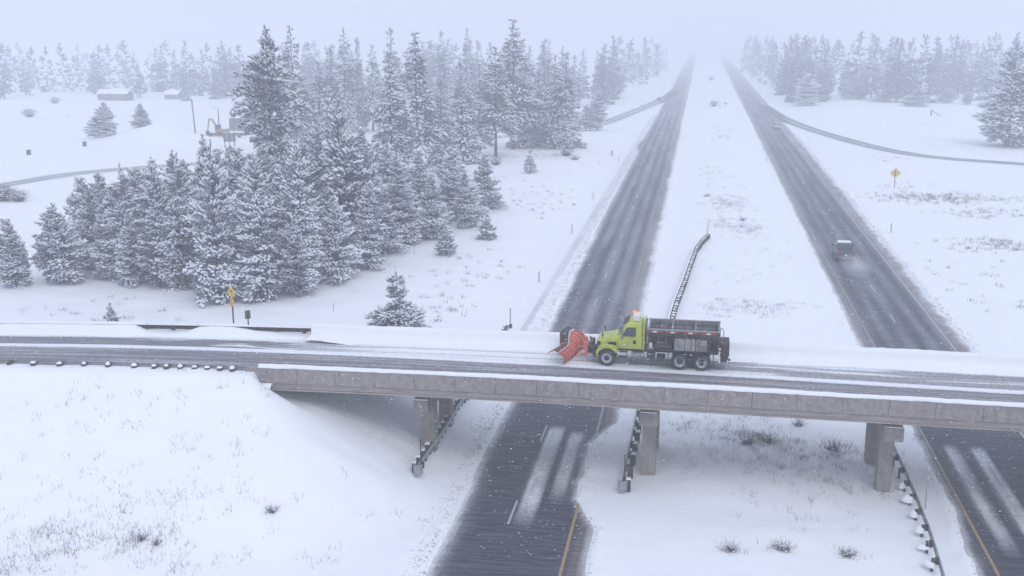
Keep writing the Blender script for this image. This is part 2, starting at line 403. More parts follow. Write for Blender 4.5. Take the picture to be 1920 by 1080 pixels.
def mask_A(X, Y):
    c = cA(Y); al, ar = A_left(Y), A_right(Y); d = X - c
    s = 0.5 * (1 - sst(0, 0.45, X - al)) + 0.5 * (1 - sst(0, 0.35, ar - X))
    s = s + 0.22 * (1 - sst(0.1, 1.2, X - al)) * fbm(X * 2, Y / 2, 3, 3)
    s = s + drift_boxes(d, Y, [(0.25, 1.15, 52.5, 66.5, .66), (1.75, 2.55, 55.8, 65.8, .58)])
    tr = np.zeros(X.shape)
    for q in (-2.6, -0.9, 1.0, 2.6): tr += np.exp(-((d - q) / 0.45) ** 2)
    s = s + 0.16 * (1 - np.clip(tr, 0, 1)) * (0.5 + fbm(X * 1.5, Y / 9, 9, 3)) * sst(66, 90, Y)
    s = s + 0.10 * sst(150, 500, Y) + 0.22 * sst(68, 90, Y) * (fbm(X / 1.3, Y / 14, 19, 3) - 0.5)
    s = s + 0.35 * np.exp(-((d + 3.0) / 0.7) ** 2) * (1 - sst(52, 60, Y)) * fbm(X, Y / 2, 4, 2) * 0.6
    sl = sst(3.55, 3.8, d) * 0.9
    return s, sl
def mask_B(X, Y):
    bl, br = B_left(Y), B_right(Y)
    s = 0.5 * (1 - sst(0, 0.35, X - bl)) + 0.55 * (1 - sst(0, 0.5, br - X)) * fbm(X * 2, Y * 1.2, 13, 2) * 1.6
    s = s + drift_boxes(X, Y, [(15.55, 16.25, 53.5, 67.5, .64), (17.15, 17.95, 52, 67.5, .64)])
    tr = np.zeros(X.shape)
    for q in (15.4, 16.8, 18.6, 20.2): tr += np.exp(-((X - q) / 0.5) ** 2)
    s = s + 0.13 * (1 - np.clip(tr, 0, 1)) * (0.5 + fbm(X * 1.5, Y / 9, 9, 3)) * sst(68, 80, Y) + 0.08 * sst(150, 500, Y) + 0.22 * sst(68, 90, Y) * (fbm(X / 1.3, Y / 14, 29, 3) - 0.5)
    s = s + 0.12 * sst(21.2, 21.5, X) * (fbm(X * 1.2, Y / 1.5, 17, 3) > 0.52)
    sl = sst(21.2, 21.4, X) * 0.95 + (1 - sst(14.3, 14.5, X)) * 0.8
    return s, sl
hwA = road('highway_southbound', lambda y: cA(y) - 5.6, lambda y: cA(y) + 5.6 + (y > 800) * 3, ys, 46, 0.0, ASPHALT, mask_A)
hwB = road('highway_northbound', lambda y: 12.3 + 0 * y, lambda y: 24.2 + 0 * y + (y > 500) * 1.5, ys, 46, 0.0, ASPHALT, mask_B)

def strip(name, pts_l, pts_r, z, m, parent=None):
    mb = MB(); n = len(pts_l)
    V = [(p[0], p[1], z) for p in pts_l] + [(p[0], p[1], z) for p in pts_r]
    mb.add(V, [(i, n + i, n + i + 1, i + 1) for i in range(n - 1)])
    return mb.build(name, m, parent, fix=False)
yy = axis((36, 300, 4), (300, 1300, 20))
ya, yb_ = axis((36, 66, 3)), yy[yy >= 64]
strip('edge_line', [(cA(y) + 3.34, y) for y in ya], [(cA(y) + 3.50, y) for y in ya], 0.004, YELLOW_PAINT, hwA)
strip('edge_line', [(cA(y) + 3.34, y) for y in yb_], [(cA(y) + 3.50, y) for y in yb_], 0.0042, WORN_PAINT, hwA)
strip('edge_line', [(cA(y) - 3.62, y) for y in yy[8:] if y > 90], [(cA(y) - 3.50, y) for y in yy[8:] if y > 90], 0.004, WHITE_PAINT, hwA)
for ys_, z_, pm in ((ya, .004, YELLOW_PAINT), (yb_, .0042, WORN_PAINT)):
    strip('edge_line', [(14.1 + .55 * (1 - sst(60, 180, y)), y) for y in ys_], [(14.26 + .55 * (1 - sst(60, 180, y)), y) for y in ys_], z_, pm, hwB)
strip('edge_line', [(21.02, y) for y in yy], [(21.17, y) for y in yy], 0.004, WHITE_PAINT, hwB)
def dashes(road_o, xf, y0, first, step, n):
    mb = MB(); mb.add([(-.065, 0, 0), (.065, 0, 0), (.065, 3.0, 0), (-.065, 3.0, 0)], [(0, 1, 2, 3)])
    me = mb.mesh('lane_dash', WHITE_PAINT)
    for i in range(n):
        y = first + i * step
        o = bpy.data.objects.new('lane_dash', me); o.location = (float(xf(y)), y, 0.0045); link(o, road_o)
        o.rotation_euler = (0, 0, math.atan(0.0098) if road_o is hwA else 0)
dashes(hwA, cA, 0, 51.6, 12.13, 34)
dashes(hwB, lambda y: 17.62, 0, 49.0, 12.42, 32)

def ribbon(name, P, w, z, m, masks, kind='structure'):
    P = np.array(P); T = np.gradient(P, axis=0); T /= np.linalg.norm(T, axis=1)[:, None]; Nn = np.stack([-T[:, 1], T[:, 0]], 1)
    k = 12; t = np.linspace(-1, 1, k)
    X = P[:, 0:1] + Nn[:, 0:1] * t * w / 2; Y = P[:, 1:2] + Nn[:, 1:2] * t * w / 2
    S = masks(np.repeat(t[None], len(P), 0) * w / 2, X, Y)
    me = grid_mesh(name, X, Y, np.full(X.shape, z), m, {'snow': np.clip(S, 0, 1), 'slush': np.zeros(X.shape)})
    me.flip_normals()
    return tag(link(bpy.data.objects.new(name, me)), kind=kind)
def ramp_mask(t, X, Y):
    tr = np.exp(-((np.abs(t) - 1.2) / 0.85) ** 2)
    out = sst(-.5, 2.5, np.minimum(np.maximum(A_left(Y) - X, X - A_right(Y)), np.maximum(B_left(Y) - X, X - B_right(Y))))
    return (0.85 - 0.68 * tr - 0.15 * fbm(X / 3, Y / 3, 4, 2) + sst(2.5, 3.0, np.abs(t)) * .3) * out
ribbon('off_ramp_road', densify(RAMP_L, 16), 6.2, 0.06, ASPHALT_O, ramp_mask)
ribbon('on_ramp_road', densify(RAMP_R, 16), 5.0, 0.06, ASPHALT_O, lambda t, X, Y: ramp_mask(t, X, Y) - .12)

# ------------------------------------------------------------------ the overpass
bridge = empty('overpass_bridge', (0, DY, 0))
tag(bridge, 'long concrete overpass with snow-capped parapets crossing both highways', 'bridge')
def bpart(mb, name, m, parent=bridge, bevel=0.0):
    o = mb.build(name, m, parent, bevel=bevel); return o
def zed(x): return float(prof(x))
def long_box(mb, x0, x1, y0, y1, dz0, dz1, n=26, m=0, smooth=False):
    """a beam that follows the road's height; y relative to the middle"""
    xs = np.linspace(x0, x1, n); R = []
    for x in xs:
        z = zed(x); R.append([(x, y0, z + dz0), (x, y1, z + dz0), (x, y1, z + dz1), (x, y0, z + dz1)])
    return mb.loft(R, m=m, smooth=smooth)
HW = 4.55                                    # half width to the outer face
bpart(long_box(MB(), XL, XR, -HW + .35, HW - .35, -0.28, -0.012), 'deck_slab', CONCRETE_D)
# edge beams under the parapets, the lip at their foot, inner girders
for sy in (-1, 1):
    a, b = (-HW + 0.09, -HW + 0.50) if sy < 0 else (HW - 0.50, HW - 0.09)
    bpart(long_box(MB(), XL, XR, a, b, -0.66, -0.33), 'edge_beam', CONCRETE_L)
    a, b = (-HW - 0.02, -HW + 0.56) if sy < 0 else (HW - 0.56, HW + 0.02)
    bpart(long_box(MB(), XL, XR, a, b, -0.75, -0.665), 'beam_lip', CONCRETE_L)
for yy_ in (-2.4, 0.0, 2.4):
    mb = MB(); long_box(mb, XL, XR, yy_ - .2, yy_ + .2, -0.86, -0.285); bpart(mb, 'girder', CONCRETE_D)
# parapet panels, each with its open joint
pan = []
x = XL; k = 0
while x < XR - 0.5:
    x1 = min(x + 2.36, XR)
    for sy in (-1, 1):
        y0, y1 = (-HW, -HW + 0.3) if sy < 0 else (HW - 0.3, HW)
        mb = MB(); long_box(mb, x + 0.011, x1 - 0.011, y0, y1, -0.32, 0.64, n=3)
        bpart(mb, 'parapet_panel', CONCRETE, bevel=0.015)
    x = x1; k += 1
for sy in (-1, 1):
    y0, y1 = (-HW + .05, -HW + .25) if sy < 0 else (HW - .25, HW - .05)
    mb = MB(); long_box(mb, XL + .05, XR - .05, y0, y1, -0.30, 0.60); bpart(mb, 'joint_filler', JOINT)

def snow_ridge(name, xs, yprof, seed, parent, lump=0.05, under=-0.03, zfun=zed, th=0.12):
    """a lumpy cap of snow; yprof(x) gives a list of (y, height) across, above zfun"""
    rows = []
    for x in xs:
        rows.append([(x, y, zfun(x) + h) for y, h in yprof(x)])
    R = np.array(rows)
    n = R.shape[1]
    nz = (fbm(R[..., 0] * 1.3, R[..., 1] * 2.2, seed, 3) - 0.5) * 2 * lump
    R[..., 2] += nz * np.array([0] + [1] * (n - 2) + [0])[None, :]
    R[..., 1] += (fbm(R[..., 0] * 1.7, R[..., 1] * 0 + 3, seed + 5, 3) - 0.5) * 0.12 * np.array([1] + [0.6] * (n - 2) + [1])[None, :]
    me = grid_mesh(name, R[..., 0], R[..., 1], R[..., 2], SNOW_CAP)
    o = link(bpy.data.objects.new(name, me), parent); return o
xs = np.arange(XL, XR + .01, 0.12)
bl = vnoise(xs / 3.0, xs * 0, 71)
hcap = dict(zip(xs, 0.10 + 0.09 * bl))
def near_cap(x):
    h = hcap[x]; b = 0.02 + 0.03 * vnoise(np.array([x * 2.1]), np.array([0.]), 72)[0]
    return [(-HW - b, 0.60), (-HW - b - .015, .65), (-HW - .01, .65 + h * .8), (-HW + .1, .65 + h), (-HW + .22, .65 + h * .93), (-HW + .32 + b, .65 + h * .5), (-HW + .33 + b, 0.58)]
snow_ridge('snow_cap', xs, near_cap, 73, bridge, 0.025)
_ty = np.linspace(DY + 2.5, DY + HW + .1, 60); _tz = ground(np.full(60, XL - .15), _ty) - zed(XL - .15)
def far_cap(x):
    h = hcap[x] * .6 + .00
    q = 0.25 + 0.75 * float(vnoise(np.array([x / 5.0]), np.array([0.]), 75)[0])
    P = [(HW + .05, 0.58), (HW + .02, .80 + h * .7), (HW - .12, .80 + h), (HW - .34, .80 + h * .9), (HW - .42, .72), (HW - .45, .46), (HW - .50, .26 * q + .10), (HW - 0.80, .17 * q + .03), (HW - 1.1, .12 * q + .03), (HW - 1.5, .05), (HW - 1.8, -0.03)]
    k = float(sst(XL, XL + 4.0, x))
    out = []
    for i, (y, z) in enumerate(P):
        zt = float(np.interp(DY + y, _ty, _tz))
        kk = k if y < HW - .43 else 1.0
        out.append((y, z * kk + zt * (1 - kk) - (.01 if kk < 1 else 0)))
    return out
snow_ridge('snow_bank', xs, far_cap, 77, bridge, 0.05)
# road surface on the bridge and its approaches
def mask_O(X, Y):
    """X along the road, Y off the middle"""
    n1 = fbm(X / 3.5, Y * 3, 81, 4); n2 = fbm(X / 11, Y * 6, 83, 3)
    mid = 0.45 - 0.022 * (X + 10)
    mid = np.clip(mid, -0.3, 1.0)
    s = np.zeros(X.shape) + 0.10
    # strip of snow left along the middle
    s = np.maximum(s, 0.95 * (1 - sst(0.26, 0.46, np.abs(Y - mid) + 0.14 * (n1 - .5))))
    far = sst(mid + .2, mid + .45, Y)
    left = 1 - sst(-29, -19, X + 7 * (n2 - .5)); behind = sst(-4, 0, X)
    white = far * (1 - left) * (1 - behind) * 0.96
    for q, w in ((1.45, 0.10), (2.55, 0.09)):
        white = white * (1 - 0.72 * np.exp(-((Y - q - 0.004 * X) / w) ** 2) * (0.55 + .45 * sst(.4, .6, n2)))
    slush = far * behind * (0.25 + 0.55 * sst(.47, .62, fbm(X / 9, Y * 2.4, 87, 4)))
    lft = far * left * (0.12 + 0.85 * sst(.56, .66, fbm(X / 5, Y * 3.2 + 2, 89, 4)) * sst(-44, -25, X))
    s = np.maximum(s, white); s = np.maximum(s, slush); s = np.maximum(s, lft)
    s = np.maximum(s, 0.97 * sst(3.0, 3.25, Y + .25 * (n1 - .5)))
    s = s + 0.22 * sst(0.5, 0.68, n2) * (Y < mid) + 0.5 * (1 - sst(-3.7, -3.3, Y))
    sl = 0.10 + 0.6 * behind * sst(.4, .6, fbm(X / 8, Y * 2, 91, 3)) + .25 * sst(-2.2, -0.4, Y) * (1 - far) * n1
    return s, sl
def over_road(name, x0, x1, step, parent=None, y0=-4.1, y1=4.1):
    xs_ = np.linspace(x0, x1, int(round((x1 - x0) / step)) + 1); ysn = np.linspace(y0, y1, 92)
    X, Y = np.meshgrid(xs_, ysn); S, SL = mask_O(X, Y)
    Z = prof(X) + (0.0 if parent is None else 0.0)
    # snow that is left stands a little proud of the wheel tracks
    Z = Z + 0.035 * sst(.55, .9, S)
    me = grid_mesh(name, X, Y + (0 if parent else DY), Z, ASPHALT_O, {'snow': np.clip(S, 0, 1), 'slush': np.clip(SL, 0, 1)})
    return link(bpy.data.objects.new(name, me), parent)
over_road('road_surface', XL, XR, 0.25, bridge)
tag(over_road('overpass_road', -130, XL, 0.25, None), kind='structure')
tag(over_road('overpass_road', XR, 110, 0.6, None), kind='structure')
# piers: cap beam, two square columns, bearings
for px_, cw_ in ((-15.8, .92), (-2.55, 1.06), (10.65, 1.06), (23.8, 1.06)):
    pier = MB(); pier.box((px_, 0, zed(px_) - 1.72), (cw_, 7.1, 0.80))
    po = bpart(pier, 'pier_cap', CONCRETE_D, bevel=0.03)
    for yb in (-3.36, 3.36): MB().box((px_, yb, zed(px_) - 1.305), (cw_ - .1, 0.34, 0.06)).build('ledge_snow', SNOW_CAP, po)
    for yb in (-4.1, -2.4, 0, 2.4, 4.1):
        if abs(yb) < 4:
            MB().box((px_, yb * .98, zed(px_) - 1.12), (0.36, 0.3, 0.42)).build('bearing', STEEL_D, po)
    for yb in (-3.3, 3.3):
        MB().box((px_, yb * .93, zed(px_) - 1.12), (0.30, 0.34, 0.42)).build('bearing', STEEL_D, po)
    for yc in (-1.5, 2.7):
        zg = gz(px_, DY + yc) - 0.5
        zt = zed(px_) - 2.10
        MB().box((px_, yc, (zt + zg) / 2), (0.80, 0.80, zt - zg)).build('column', CONCRETE_D, po, bevel=0.03)
# abutment seats
for xe, sg in ((XL, 1), (XR, -1)):
    mb = MB(); mb.box((xe + sg * 0.1, 0, zed(xe) - 1.45), (0.9, 8.6, 1.0)); mb.box((xe - sg * 0.35, 0, zed(xe) - .75), (0.5, 8.9, 1.3))
    bpart(mb, 'abutment', CONCRETE_D, bevel=0.02)
# short wing wall with a pillow of snow at the near outer end
mb = MB(); mb.box((XL - 0.4, -HW + .12, zed(XL) - .05), (0.9, 0.26, 1.3)); bpart(mb, 'wing_wall', CONCRETE)
xs2 = np.arange(XL - .9, XL + 1.0, 0.1)
snow_ridge('snow_pillow', xs2, lambda x: [(-HW - .55, -0.62), (-HW - .5, -.42 ), (-HW - .3, -.27), (-HW - .05, -.30), (-HW + .05, -.5)], 79, bridge, 0.05)

# ------------------------------------------------------------------ guardrails
WP = [(0.0, -0.155), (0.045, -0.14), (0.08, -0.09), (0.045, -0.03), (0.0, 0.0), (0.045, 0.03), (0.08, 0.09), (0.045, 0.14), (0.0, 0.155)]
def make_post(hpost=1.2, block=True, cap=0.10, wood=True, side=1):
    mb = MB(); mb.box((0, 0, hpost / 2 - .45), (0.17, 0.17, hpost + .0))
    if block: mb.box((side * 0.17, 0, hpost - .45 - .48 + .28), (0.17, 0.17, 0.36))
    me = mb.mesh('post', [POST_W, SNOW_CAP])
    o = bpy.data.objects.new('post', me)
    return o
cap_mb = MB()
for rr, zz in (): pass
def cap_mesh(r, h, seed):
    rng = random.Random(seed); mb = MB(); R = []
    for t in (0.0, 0.35, 0.7, 0.95):
        q = math.sqrt(max(0.02, 1 - t * t)); R.append([(r * q * math.cos(a) * (1 + .15 * rng.random()) , r * q * math.sin(a), h * t - .02) for a in [2 * math.pi * i / 9 for i in range(9)]])
    mb.loft(R, smooth=True); return mb.mesh('snow_cap', SNOW_CAP)
CAPS = [cap_mesh(0.15, 0.14, s_) for s_ in range(3)]
def slab_mesh(seed):
    rg = random.Random(seed); return MB().box((0, -.03, .025), (.34, .32, .07), taper=.8).mesh('snow_cap', SNOW_CAP)
SLABS = [slab_mesh(1)]
BIG = [cap_mesh(0.34, 0.30, s_ + 5) for s_ in range(3)]
def guardrail(label, path, spacing, side, zrail=0.55, zoff=None, caps=0.6, cup=None, group=None, snowtop=False, seed=1, prof_z=None, posts=None, rail_m=GALV, postdim=(0.17, 0.17), capset=None, post_low=0.7):
    """path: (x, y) list; side: +1 puts the posts on the right-hand side of the walk"""
    rng = random.Random(seed)
    P = [Vector((a, b)) for a, b in path]
    acc = [0]
    for i in range(1, len(P)): acc.append(acc[-1] + (P[i] - P[i - 1]).length)
    def at(d):
        for i in range(1, len(P)):
            if d <= acc[i] or i == len(P) - 1:
                t = (d - acc[i - 1]) / (acc[i] - acc[i - 1]); p = P[i - 1].lerp(P[i], t); dr = (P[i] - P[i - 1]).normalized(); return p, dr
    zf = prof_z or (lambda x, y: gz(x, y))
    root = empty('guardrail', (P[0].x, P[0].y, zf(P[0].x, P[0].y)))
    tag(root, label, 'guardrail', group)
    base = Vector(root.location)
    mb = MB(); R = []
    n = max(3, int(acc[-1] / 1.0))
    for i in range(n + 1):
        p, dr = at(acc[-1] * i / n); nrm = Vector((dr.y, -dr.x)) * -side   # towards the traffic
        z = zf(p.x, p.y) + zrail
        ring = [(p.x + nrm.x * a - base.x, p.y + nrm.y * a - base.y, z + b - base.z) for a, b in WP]
        ring += [(p.x + nrm.x * (a - .012) - base.x, p.y + nrm.y * (a - .012) - base.y, z + b - base.z) for a, b in reversed(WP)]
        R.append(ring)
    mb.loft(R); mb.build('rail', rail_m, root)
    if snowtop:
        mb = MB(); R = []
        for i in range(n * 2 + 1):
            p, dr = at(acc[-1] * i / (n * 2)); z = zf(p.x, p.y) + zrail + .15; h = .05 + .05 * rng.random()
            nr = Vector((dr.y, -dr.x)) * -side
            R.append([(p.x + nr.x * a - base.x, p.y + nr.y * a - base.y, z + b - base.z) for a, b in ((-.07, 0), (.11, 0), (.09, h * .8), (.02, h), (-.06, h * .7))])
        mb.loft(R, smooth=True); mb.build('rail_snow', SNOW_CAP, root)
    ds = posts or list(np.arange(0.3, acc[-1], spacing))
    hp = zrail + .12 + post_low
    mbp = MB(); mbp.box((0, 0, hp / 2 - post_low), (postdim[0], postdim[1], hp)); mbp.box((0, 0.17, zrail), (postdim[0] * .9, 0.17, 0.36))
    pm = mbp.mesh('post', POST_W)
    for d in ds:
        p, dr = at(d); nr = Vector((dr.y, -dr.x)) * side
        q = p + nr * 0.27
        z = zf(p.x, p.y)
        o = bpy.data.objects.new('post', pm); link(o, root)
        o.location = (q.x - base.x, q.y - base.y, z - base.z)
        o.rotation_euler = (rng.uniform(-.03, .03), rng.uniform(-.03, .03), math.atan2(-nr.y, -nr.x) - math.pi / 2)
        if rng.random() < caps:
            c_ = bpy.data.objects.new('snow_cap', rng.choice(capset or CAPS)); link(c_, o); c_.location = (0, 0, zrail + .12)
            c_.scale = (rng.uniform(.8, 1.15),) * 2 + (rng.uniform(.6, 1.4),)
    for e_, which in (cup or []):
        p, dr = at(0 if e_ == 0 else acc[-1])
        z = zf(p.x, p.y) + zrail - base.z
        if which == 'cup':
            mb = MB(); n_ = 12; V = []
            for zz in (-.3, .3):
                for i in range(n_): a = math.pi * i / (n_ - 1); V.append((.27 * math.cos(a), -.32 * math.sin(a), zz))
            for zz in (-.3, .3):
                for i in range(n_): a = math.pi * i / (n_ - 1); V.append((.24 * math.cos(a), -.29 * math.sin(a), zz))
            F = [(i, i + 1, n_ + i + 1, n_ + i) for i in range(n_ - 1)] + [(2 * n_ + i, 3 * n_ + i, 3 * n_ + i + 1, 2 * n_ + i + 1) for i in range(n_ - 1)]
            F += [(n_ + i, n_ + i + 1, 3 * n_ + i + 1, 3 * n_ + i) for i in range(n_ - 1)] + [(i + 1, i, 2 * n_ + i, 2 * n_ + i + 1) for i in range(n_ - 1)]
            mb.add(V, F); mb.box((0, -.1, 0), (.4, .04, .5))
            t_ = mb.build('end_terminal', GALV, root, fix=False); t_.location = (p.x - base.x, p.y - base.y, z - .1)
        if which in ('cup', 'marker'):
            mb = MB(); mb.box((0, 0, .62), (.07, .03, 1.9)); mb.box((0.02, 0.1, -.1), (.22, .3, .3))
            t_ = mb.build('end_marker', STEEL_D, root); t_.location = (p.x - base.x + .08, p.y - base.y + .35, z)
    return root
# beside the overpass road, near side: posts stand between the snow and the asphalt
def zn(x, y): return float(prof(x)) + 0.02
guardrail('guardrail of wood posts with snow caps along the near edge of the overpass approach', [(-110, DY - 4.35), (XL - .3, DY - 4.35)], 2.5, 1, 0.42, caps=.95, prof_z=zn, seed=4,
          posts=[110 + w_ for w_ in (-43, -41.5, -39.9, -38.1, -36.5, -34.9, -33.2, -31.9, -31.1, -30.2, -29.3, -28.5, -27.7, -26.9)] + [65.4 - 1.65 * q for q in range(30)], snowtop=False, postdim=(.24, .24), cup=None)
guardrail('half-buried guardrail showing as a dark band along the far edge of the overpass approach', [(-110, DY + 4.72), (XL - .2, DY + 4.62)], 1.9, -1, 0.37, caps=.5, prof_z=zn, seed=6, rail_m=STEEL_D, snowtop=True)
guardrail('guardrail of dark wood posts running under the overpass between piers and the embankment foot', [(-15.45, 55.2), (-15.4, 60), (-15.45, 70), (-15.9, 80), (-16.5, 89.5)], 0.96, -1, .62, caps=.97, cup=[(0, 'cup'), (1, 'marker')], seed=8, postdim=(.30, .30), capset=SLABS)
guardrail('short guardrail ending in a grey rounded cup beside the middle pier', [(-3.85, 56.3), (-3.82, 62), (-3.8, 72), (-3.7, 78)], 1.9, 1, .62, caps=.9, cup=[(0, 'cup')], seed=9, postdim=(.32, .32), capset=SLABS)
guardrail('curving guardrail of closely set dark posts in the median beyond the overpass', [(-2.75, 84), (-2.61, 94), (-2.43, 99), (-1.76, 110), (-1.32, 119), (-.84, 127), (-.25, 131.6), (.6, 135.4)], 1.0, 1, .55, caps=1, cup=[(1, 'marker')], seed=10, postdim=(.34, .34), capset=SLABS, snowtop=True, rail_m=GALV)
guardrail('guardrail with puffy snow pillows on its posts along the median edge near the outermost pier', [(11.3, 42), (11.75, 48.7), (12.05, 53.4), (12.15, 60.3), (12.1, 70), (12.0, 80)], 1.9, -1, .55, caps=.0, seed=12, postdim=(.12, .12), rail_m=GALV)
pil_root = [o for o in C.objects if o.get('label', '').startswith('guardrail with puffy')][0]
rng = random.Random(5)
for i, ch in enumerate([c for c in pil_root.children if c.name.startswith('post')]):
    if ch.location.y < 18:
        c_ = bpy.data.objects.new('snow_pillow', rng.choice(BIG)); link(c_, ch); c_.location = (-.06, -.10, .26); c_.scale = (rng.uniform(.5, .95), rng.uniform(.6, 1.4), rng.uniform(.6, 1.2))
        c_.rotation_euler = (0, 0, rng.uniform(0, 3))

# ------------------------------------------------------------------ trees
def tri_mesh(name, V, F, mi, mats, smooth=None):
    me = bpy.data.meshes.new(name)
    me.vertices.add(len(V)); me.vertices.foreach_set('co', V.ravel().astype(np.float32))
    me.loops.add(F.size); me.loops.foreach_set('vertex_index', F.ravel().astype(np.int32))
    me.polygons.add(len(F)); me.polygons.foreach_set('loop_start', np.arange(0, F.size, 3, dtype=np.int32))
    for m in mats: me.materials.append(m)
    me.polygons.foreach_set('material_index', mi.astype(np.int32))
    me.polygons.foreach_set('use_smooth', (mi == 1) if smooth is None else np.full(len(F), smooth))
    me.update(calc_edges=True); return me
def tuft_template(rng, nb, wide, snow=1.0):
    V, F, M = [], [], []
    for i in range(nb):
        a = 2 * math.pi * (i + rng.random()) / nb; sp = rng.uniform(.25, .95)
        d = Vector((1.0, math.cos(a) * sp, math.sin(a) * sp * .9)).normalized()
        L_ = rng.uniform(.65, 1.0); b = Vector((rng.uniform(-.1, .45), 0, rng.uniform(-.06, .04)))
        sd_ = d.cross(Vector((rng.uniform(-1, 1), rng.uniform(-1, 1), rng.uniform(-1, 1)))).normalized() * wide
        o = len(V); V += [b - sd_, b + sd_, b + d * L_]; F.append((o, o + 1, o + 2)); M.append(0)
    for q in range(2 if (snow > 0 and wide < .09) else (1 if snow > 0 else 0)):
        o = len(V); n = 5; k_ = (1.0, .72)[q] if wide < .09 else 1.15
        sc = snow * k_ * rng.uniform(.85, 1.15)
        ax = (.40 * sc, .21 * sc, .15 * sc); c = Vector((.60, rng.uniform(-.12, .12), .17)) if q == 0 else Vector((.26, rng.choice((-1, 1)) * rng.uniform(.14, .26), .16))
        yaw = rng.uniform(-.6, .6); cy_, sy_q = math.cos(yaw), math.sin(yaw)
        def T(x, y, z): return c + Vector((x * cy_ - y * sy_q, x * sy_q + y * cy_, z))
        V.append(T(-ax[0], 0, -.04))
        for t in (-.45, .45):
            qq = math.sqrt(1 - t * t)
            for i in range(n):
                a = 2 * math.pi * i / n + .3; j = 1 + .35 * (rng.random() - .5)
                V.append(T(ax[0] * t, ax[1] * qq * math.cos(a) * j, ax[2] * qq * math.sin(a) * (1.25 if math.sin(a) > 0 else .5) * j - .10 * t * t))
        V.append(T(ax[0], 0, -.10))
        F += [(o, o + 1 + (i + 1) % n, o + 1 + i) for i in range(n)]
        for i in range(n):
            a0, a1 = o + 1 + i, o + 1 + (i + 1) % n; b0, b1 = a0 + n, a1 + n
            F += [(a0, a1, b1), (a0, b1, b0)]
        e = len(V) - 1
        F += [(e, o + 1 + n + i, o + 1 + n + (i + 1) % n) for i in range(n)]
        M += [1] * (4 * n)
    return np.array([tuple(p) for p in V]), np.array(F), np.array(M)
def place(tmpl, P, D, S, roll, rng):
    V, F, M = tmpl
    D = D / np.linalg.norm(D, axis=1)[:, None]
    up = np.array([0, 0, 1.0]); Y = np.cross(up, D); Y /= (np.linalg.norm(Y, axis=1)[:, None] + 1e-9); Z = np.cross(D, Y)
    c, s = np.cos(roll)[:, None], np.sin(roll)[:, None]
    Y2 = Y * c + Z * s; Z2 = -Y * s + Z * c
    B = np.stack([D, Y2, Z2], 1)                                     # rows
    W = np.einsum('vk,nkj->nvj', V, B) * S[:, None, None] + P[:, None, :]
    Fn = (F[None] + (np.arange(len(P)) * len(V))[:, None, None]).reshape(-1, 3)
    return W.reshape(-1, 3), Fn, np.tile(M, len(P))
def profile(kind, t, az, seed):
    """crown radius (share of the greatest) at relative height t of the crown"""
    if kind in ('young', 'big'): r = (1 - t ** 1.35) ** 0.74 * (0.60 + 0.40 * min(1, t / .20))
    elif kind == 'mid': r = (1 - t ** 1.2) ** 0.72 * (0.7 + 0.3 * min(1, t / .1))
    elif kind == 'tall': r = min(1, (1 - t) / .34) ** 0.75 * (0.72 + 0.28 * math.sin(t * 9 + seed)) * (.82 + .18 * min(1, t / .2))
    elif kind == 'spire': r = (1 - t) ** 0.85 * (0.75 + 0.25 * min(1, t / .15)) + .05
    elif kind == 'sapling': r = (1 - t) ** 0.9 * (0.8 + .2 * min(1, t / .2)) + .04
    elif kind == 'split': r = (1 - (t / .52) ** 2.2) ** .5 if t < .49 else (.07 if t < .60 else .40 * (1 - ((t - .60) / .40)) ** .6 * min(1, (t - .55) / .1))
    elif kind == 'far': r = (1 - t) ** 0.75 * (0.8 + 0.2 * min(1, t / .15)) + .04
    r *= 1 + (.50 if kind in ('young', 'mid', 'big') else .28) * (float(vnoise(np.array([math.cos(az) * 1.1 + seed * 5.7 + 9]), np.array([math.sin(az) * 1.1 + t * 2.6]), seed + 50)[0]) - .45) * 2
    r *= 1 + (.34 if kind != 'spire' else .30) * (float(vnoise(np.array([az * 1.4 + seed * 3.1]), np.array([t * 5.5]), seed)[0]) - .5) * 2
    return max(r, .02)
